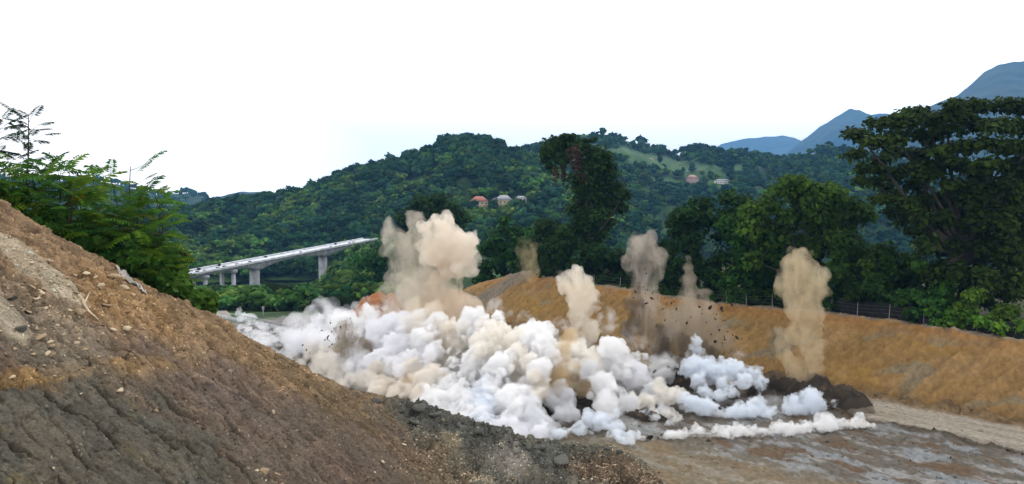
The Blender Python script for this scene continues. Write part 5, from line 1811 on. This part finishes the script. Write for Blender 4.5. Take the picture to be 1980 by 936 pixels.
smoke('dust_cloud', 'brown dust low at the foot of the white cloud, near the bench', 'dust cloud', at_px([(790, 752, 22, 99), (820, 762, 20, 97), (760, 748, 18, 101), (850, 772, 14, 95), (735, 742, 16, 103)]),
      (0.60, 0.48, 0.33), 0.8, 0.24, 0.6, 1.2, group=PLG, k2=0, ragged=(0.5, 1.0, 0.38, 0.64), soft=0.9)
smoke('dust_cloud', 'black dust spray at the foot of the mushroom plume', 'dust cloud', at_px(chain([(1228, 560, 12, 109), (1232, 585, 18, 108), (1236, 615, 24, 108), (1245, 645, 28, 107), (1275, 660, 32, 107), (1310, 680, 32, 106), (1350, 690, 26, 106)], 12, 8, .25)),
      (0.13, 0.10, 0.07), 1.1, 0.24, 0.6, 1.2, group=PLG, k2=0, ragged=(0.55, 2.6, 0.40, 0.74), soft=1.0)
smoke('dust_cloud', 'thin brown spray of dirt round the flying clods over the ochre bank', 'dust cloud', at_px([(1370, 640, 34, 107), (1395, 670, 32, 106), (1345, 625, 30, 108), (1330, 665, 30, 107), (1410, 690, 22, 105), (1290, 620, 30, 109)]),
      (0.36, 0.29, 0.20), 0.30, 0.26, 0.6, 1.2, group=PLG, k2=0, ragged=(0.45, 1.8, 0.38, 0.72), soft=1.0)
smoke('dust_cloud', 'dark low dust drifting over the right end of the blast', 'dust cloud', at_px([(1500, 735, 24, 100), (1530, 755, 28, 98), (1575, 760, 32, 97), (1620, 775, 34, 95), (1655, 795, 28, 92), (1480, 765, 24, 97), (1420, 775, 24, 96), (1360, 750, 24, 98)]),
      (0.13, 0.105, 0.08), 0.7, 0.24, 0.6, 1.2, group=PLG, k2=0, ragged=(0.45, 1.0, 0.36, 0.66), soft=1.0)
smoke('dust_cloud', 'dark grey-blue smoke in a hollow between the front billows', 'dust cloud', at_px([(930, 742, 20, 99), (955, 755, 18, 97), (905, 748, 14, 99)]),
      (0.30, 0.33, 0.38), 1.0, 0.24, 0.5, 1.0, group=PLG, k2=0, ragged=(0.6, 1.0, 0.36, 0.64), soft=0.8)

# heaved-up black earth at the right end of the blast
def heap(label, cx, cy, D, rx, ry, h_, seed, cols=((0.030, 0.024, 0.018), (0.07, 0.05, 0.032)), grp='heaps of broken black earth'):
    c = P(cx, cy, D)
    n_ = 60
    g = np.linspace(-1, 1, n_)
    gx_, gy_ = np.meshgrid(g, g)
    q_ = np.hypot(gx_, gy_) + 0.18 * fbm(gx_ * 2 + seed, gy_ * 2, seed, 4)
    z_ = -24.2 + (h_ + 0.2) * sstep(1.0, 0.15, q_) * (1 + 0.35 * fbm(gx_ * 3, gy_ * 3 + seed, seed + 5, 4)) + 0.12 * fbm(gx_ * 14, gy_ * 14, seed + 9, 3) * (q_ < 1)
    V = np.stack([c[0] + gx_ * rx, c[1] + gy_ * ry, z_], -1)
    C = np.zeros(gx_.shape + (3,)) + cols[0]
    C = mixc(C, cols[1], sstep(0.1, 0.5, fbm(gx_ * 4, gy_ * 4, seed + 11, 4)))
    o = mk('earth_heap', V, grid_faces(n_, n_), M_FLOOR, col=C, smooth=True)
    return tag(o, label, 'earth heap', grp)


heap('bare orange spoil mound at the far end of the pit behind the smoke', 738, 612, 180, 8.5, 9.0, 4.0, 15, ((0.30, 0.125, 0.05), (0.22, 0.105, 0.05)), 'spoil heaps')
heap('long black heap of heaved earth at the right end of the blast', 1590, 790, 97, 7.5, 5.0, 2.7, 3)
heap('black heap of earth under the tan plume', 1500, 770, 101, 5.0, 4.0, 2.2, 5)
heap('low brown heap between the ribbons of smoke', 1390, 780, 96, 6.5, 3.5, 1.0, 7)
heap('low black heap under the black dust spray', 1300, 690, 107, 5.0, 4.0, 2.2, 9)
heap('small dark heap beside the front smoke cloud', 1240, 800, 90, 4.0, 2.5, 0.9, 11)

CL = [rock_mesh('clod', 60 + k, 0.7, M_CLOD, ICO1) for k in range(4)]
crng = random.Random(21)


def clods(n, cx, cy, sx, sy, D, size, label, group):
    for i in range(n):
        px, py = crng.gauss(cx, sx), crng.gauss(cy, sy)
        dd = D + crng.uniform(-2, 2)
        o = bpy.data.objects.new('clod', CL[crng.randrange(4)])
        COL.objects.link(o)
        o.location = P(px, py, dd)
        r_ = crng.uniform(*size) * (1 if crng.random() < .8 else 1.6) * dd / F / 2
        o.scale = (r_ * crng.uniform(.8, 1.5), r_, r_ * crng.uniform(.7, 1.2))
        o.rotation_euler = (crng.uniform(0, 6), crng.uniform(0, 6), crng.uniform(0, 6))
        tag(o, label, 'clod', group)


clods(46, 1252, 575, 22, 42, 107.5, (2.5, 6), 'black clod of earth flying in the mushroom-headed dust plume', 'clods flying in the mushroom plume')
clods(56, 1382, 640, 24, 42, 107, (3, 7.5), 'black clod of earth flying right of the dark dust spray', 'clods flying over the ochre bank')
clods(44, 640, 655, 26, 26, 114, (2.2, 6), 'black clod of earth flying at the left end of the smoke', 'clods flying at the left end')
clods(22, 1290, 640, 30, 40, 106, (3, 7), 'black clod of earth flying above the middle of the blast', 'clods flying above the middle')

# ------------------------------------------------------------------ haze
if HAZE:
    hx0, hx1, hy0, hy1, hz0, hz1 = -1900, 9000, -60, 10900, -64, 920
    hz = mk('haze', [(hx0, hy0, hz0), (hx1, hy0, hz0), (hx1, hy1, hz0), (hx0, hy1, hz0), (hx0, hy0, hz1), (hx1, hy0, hz1), (hx1, hy1, hz1), (hx0, hy1, hz1)],
            [(0, 3, 2, 1), (4, 5, 6, 7), (0, 1, 5, 4), (1, 2, 6, 5), (2, 3, 7, 6), (3, 0, 4, 7)], smoke_mat('haze', (0.22, 0.53, 1.0), 7.4e-5))
    hz['kind'] = 'stuff'
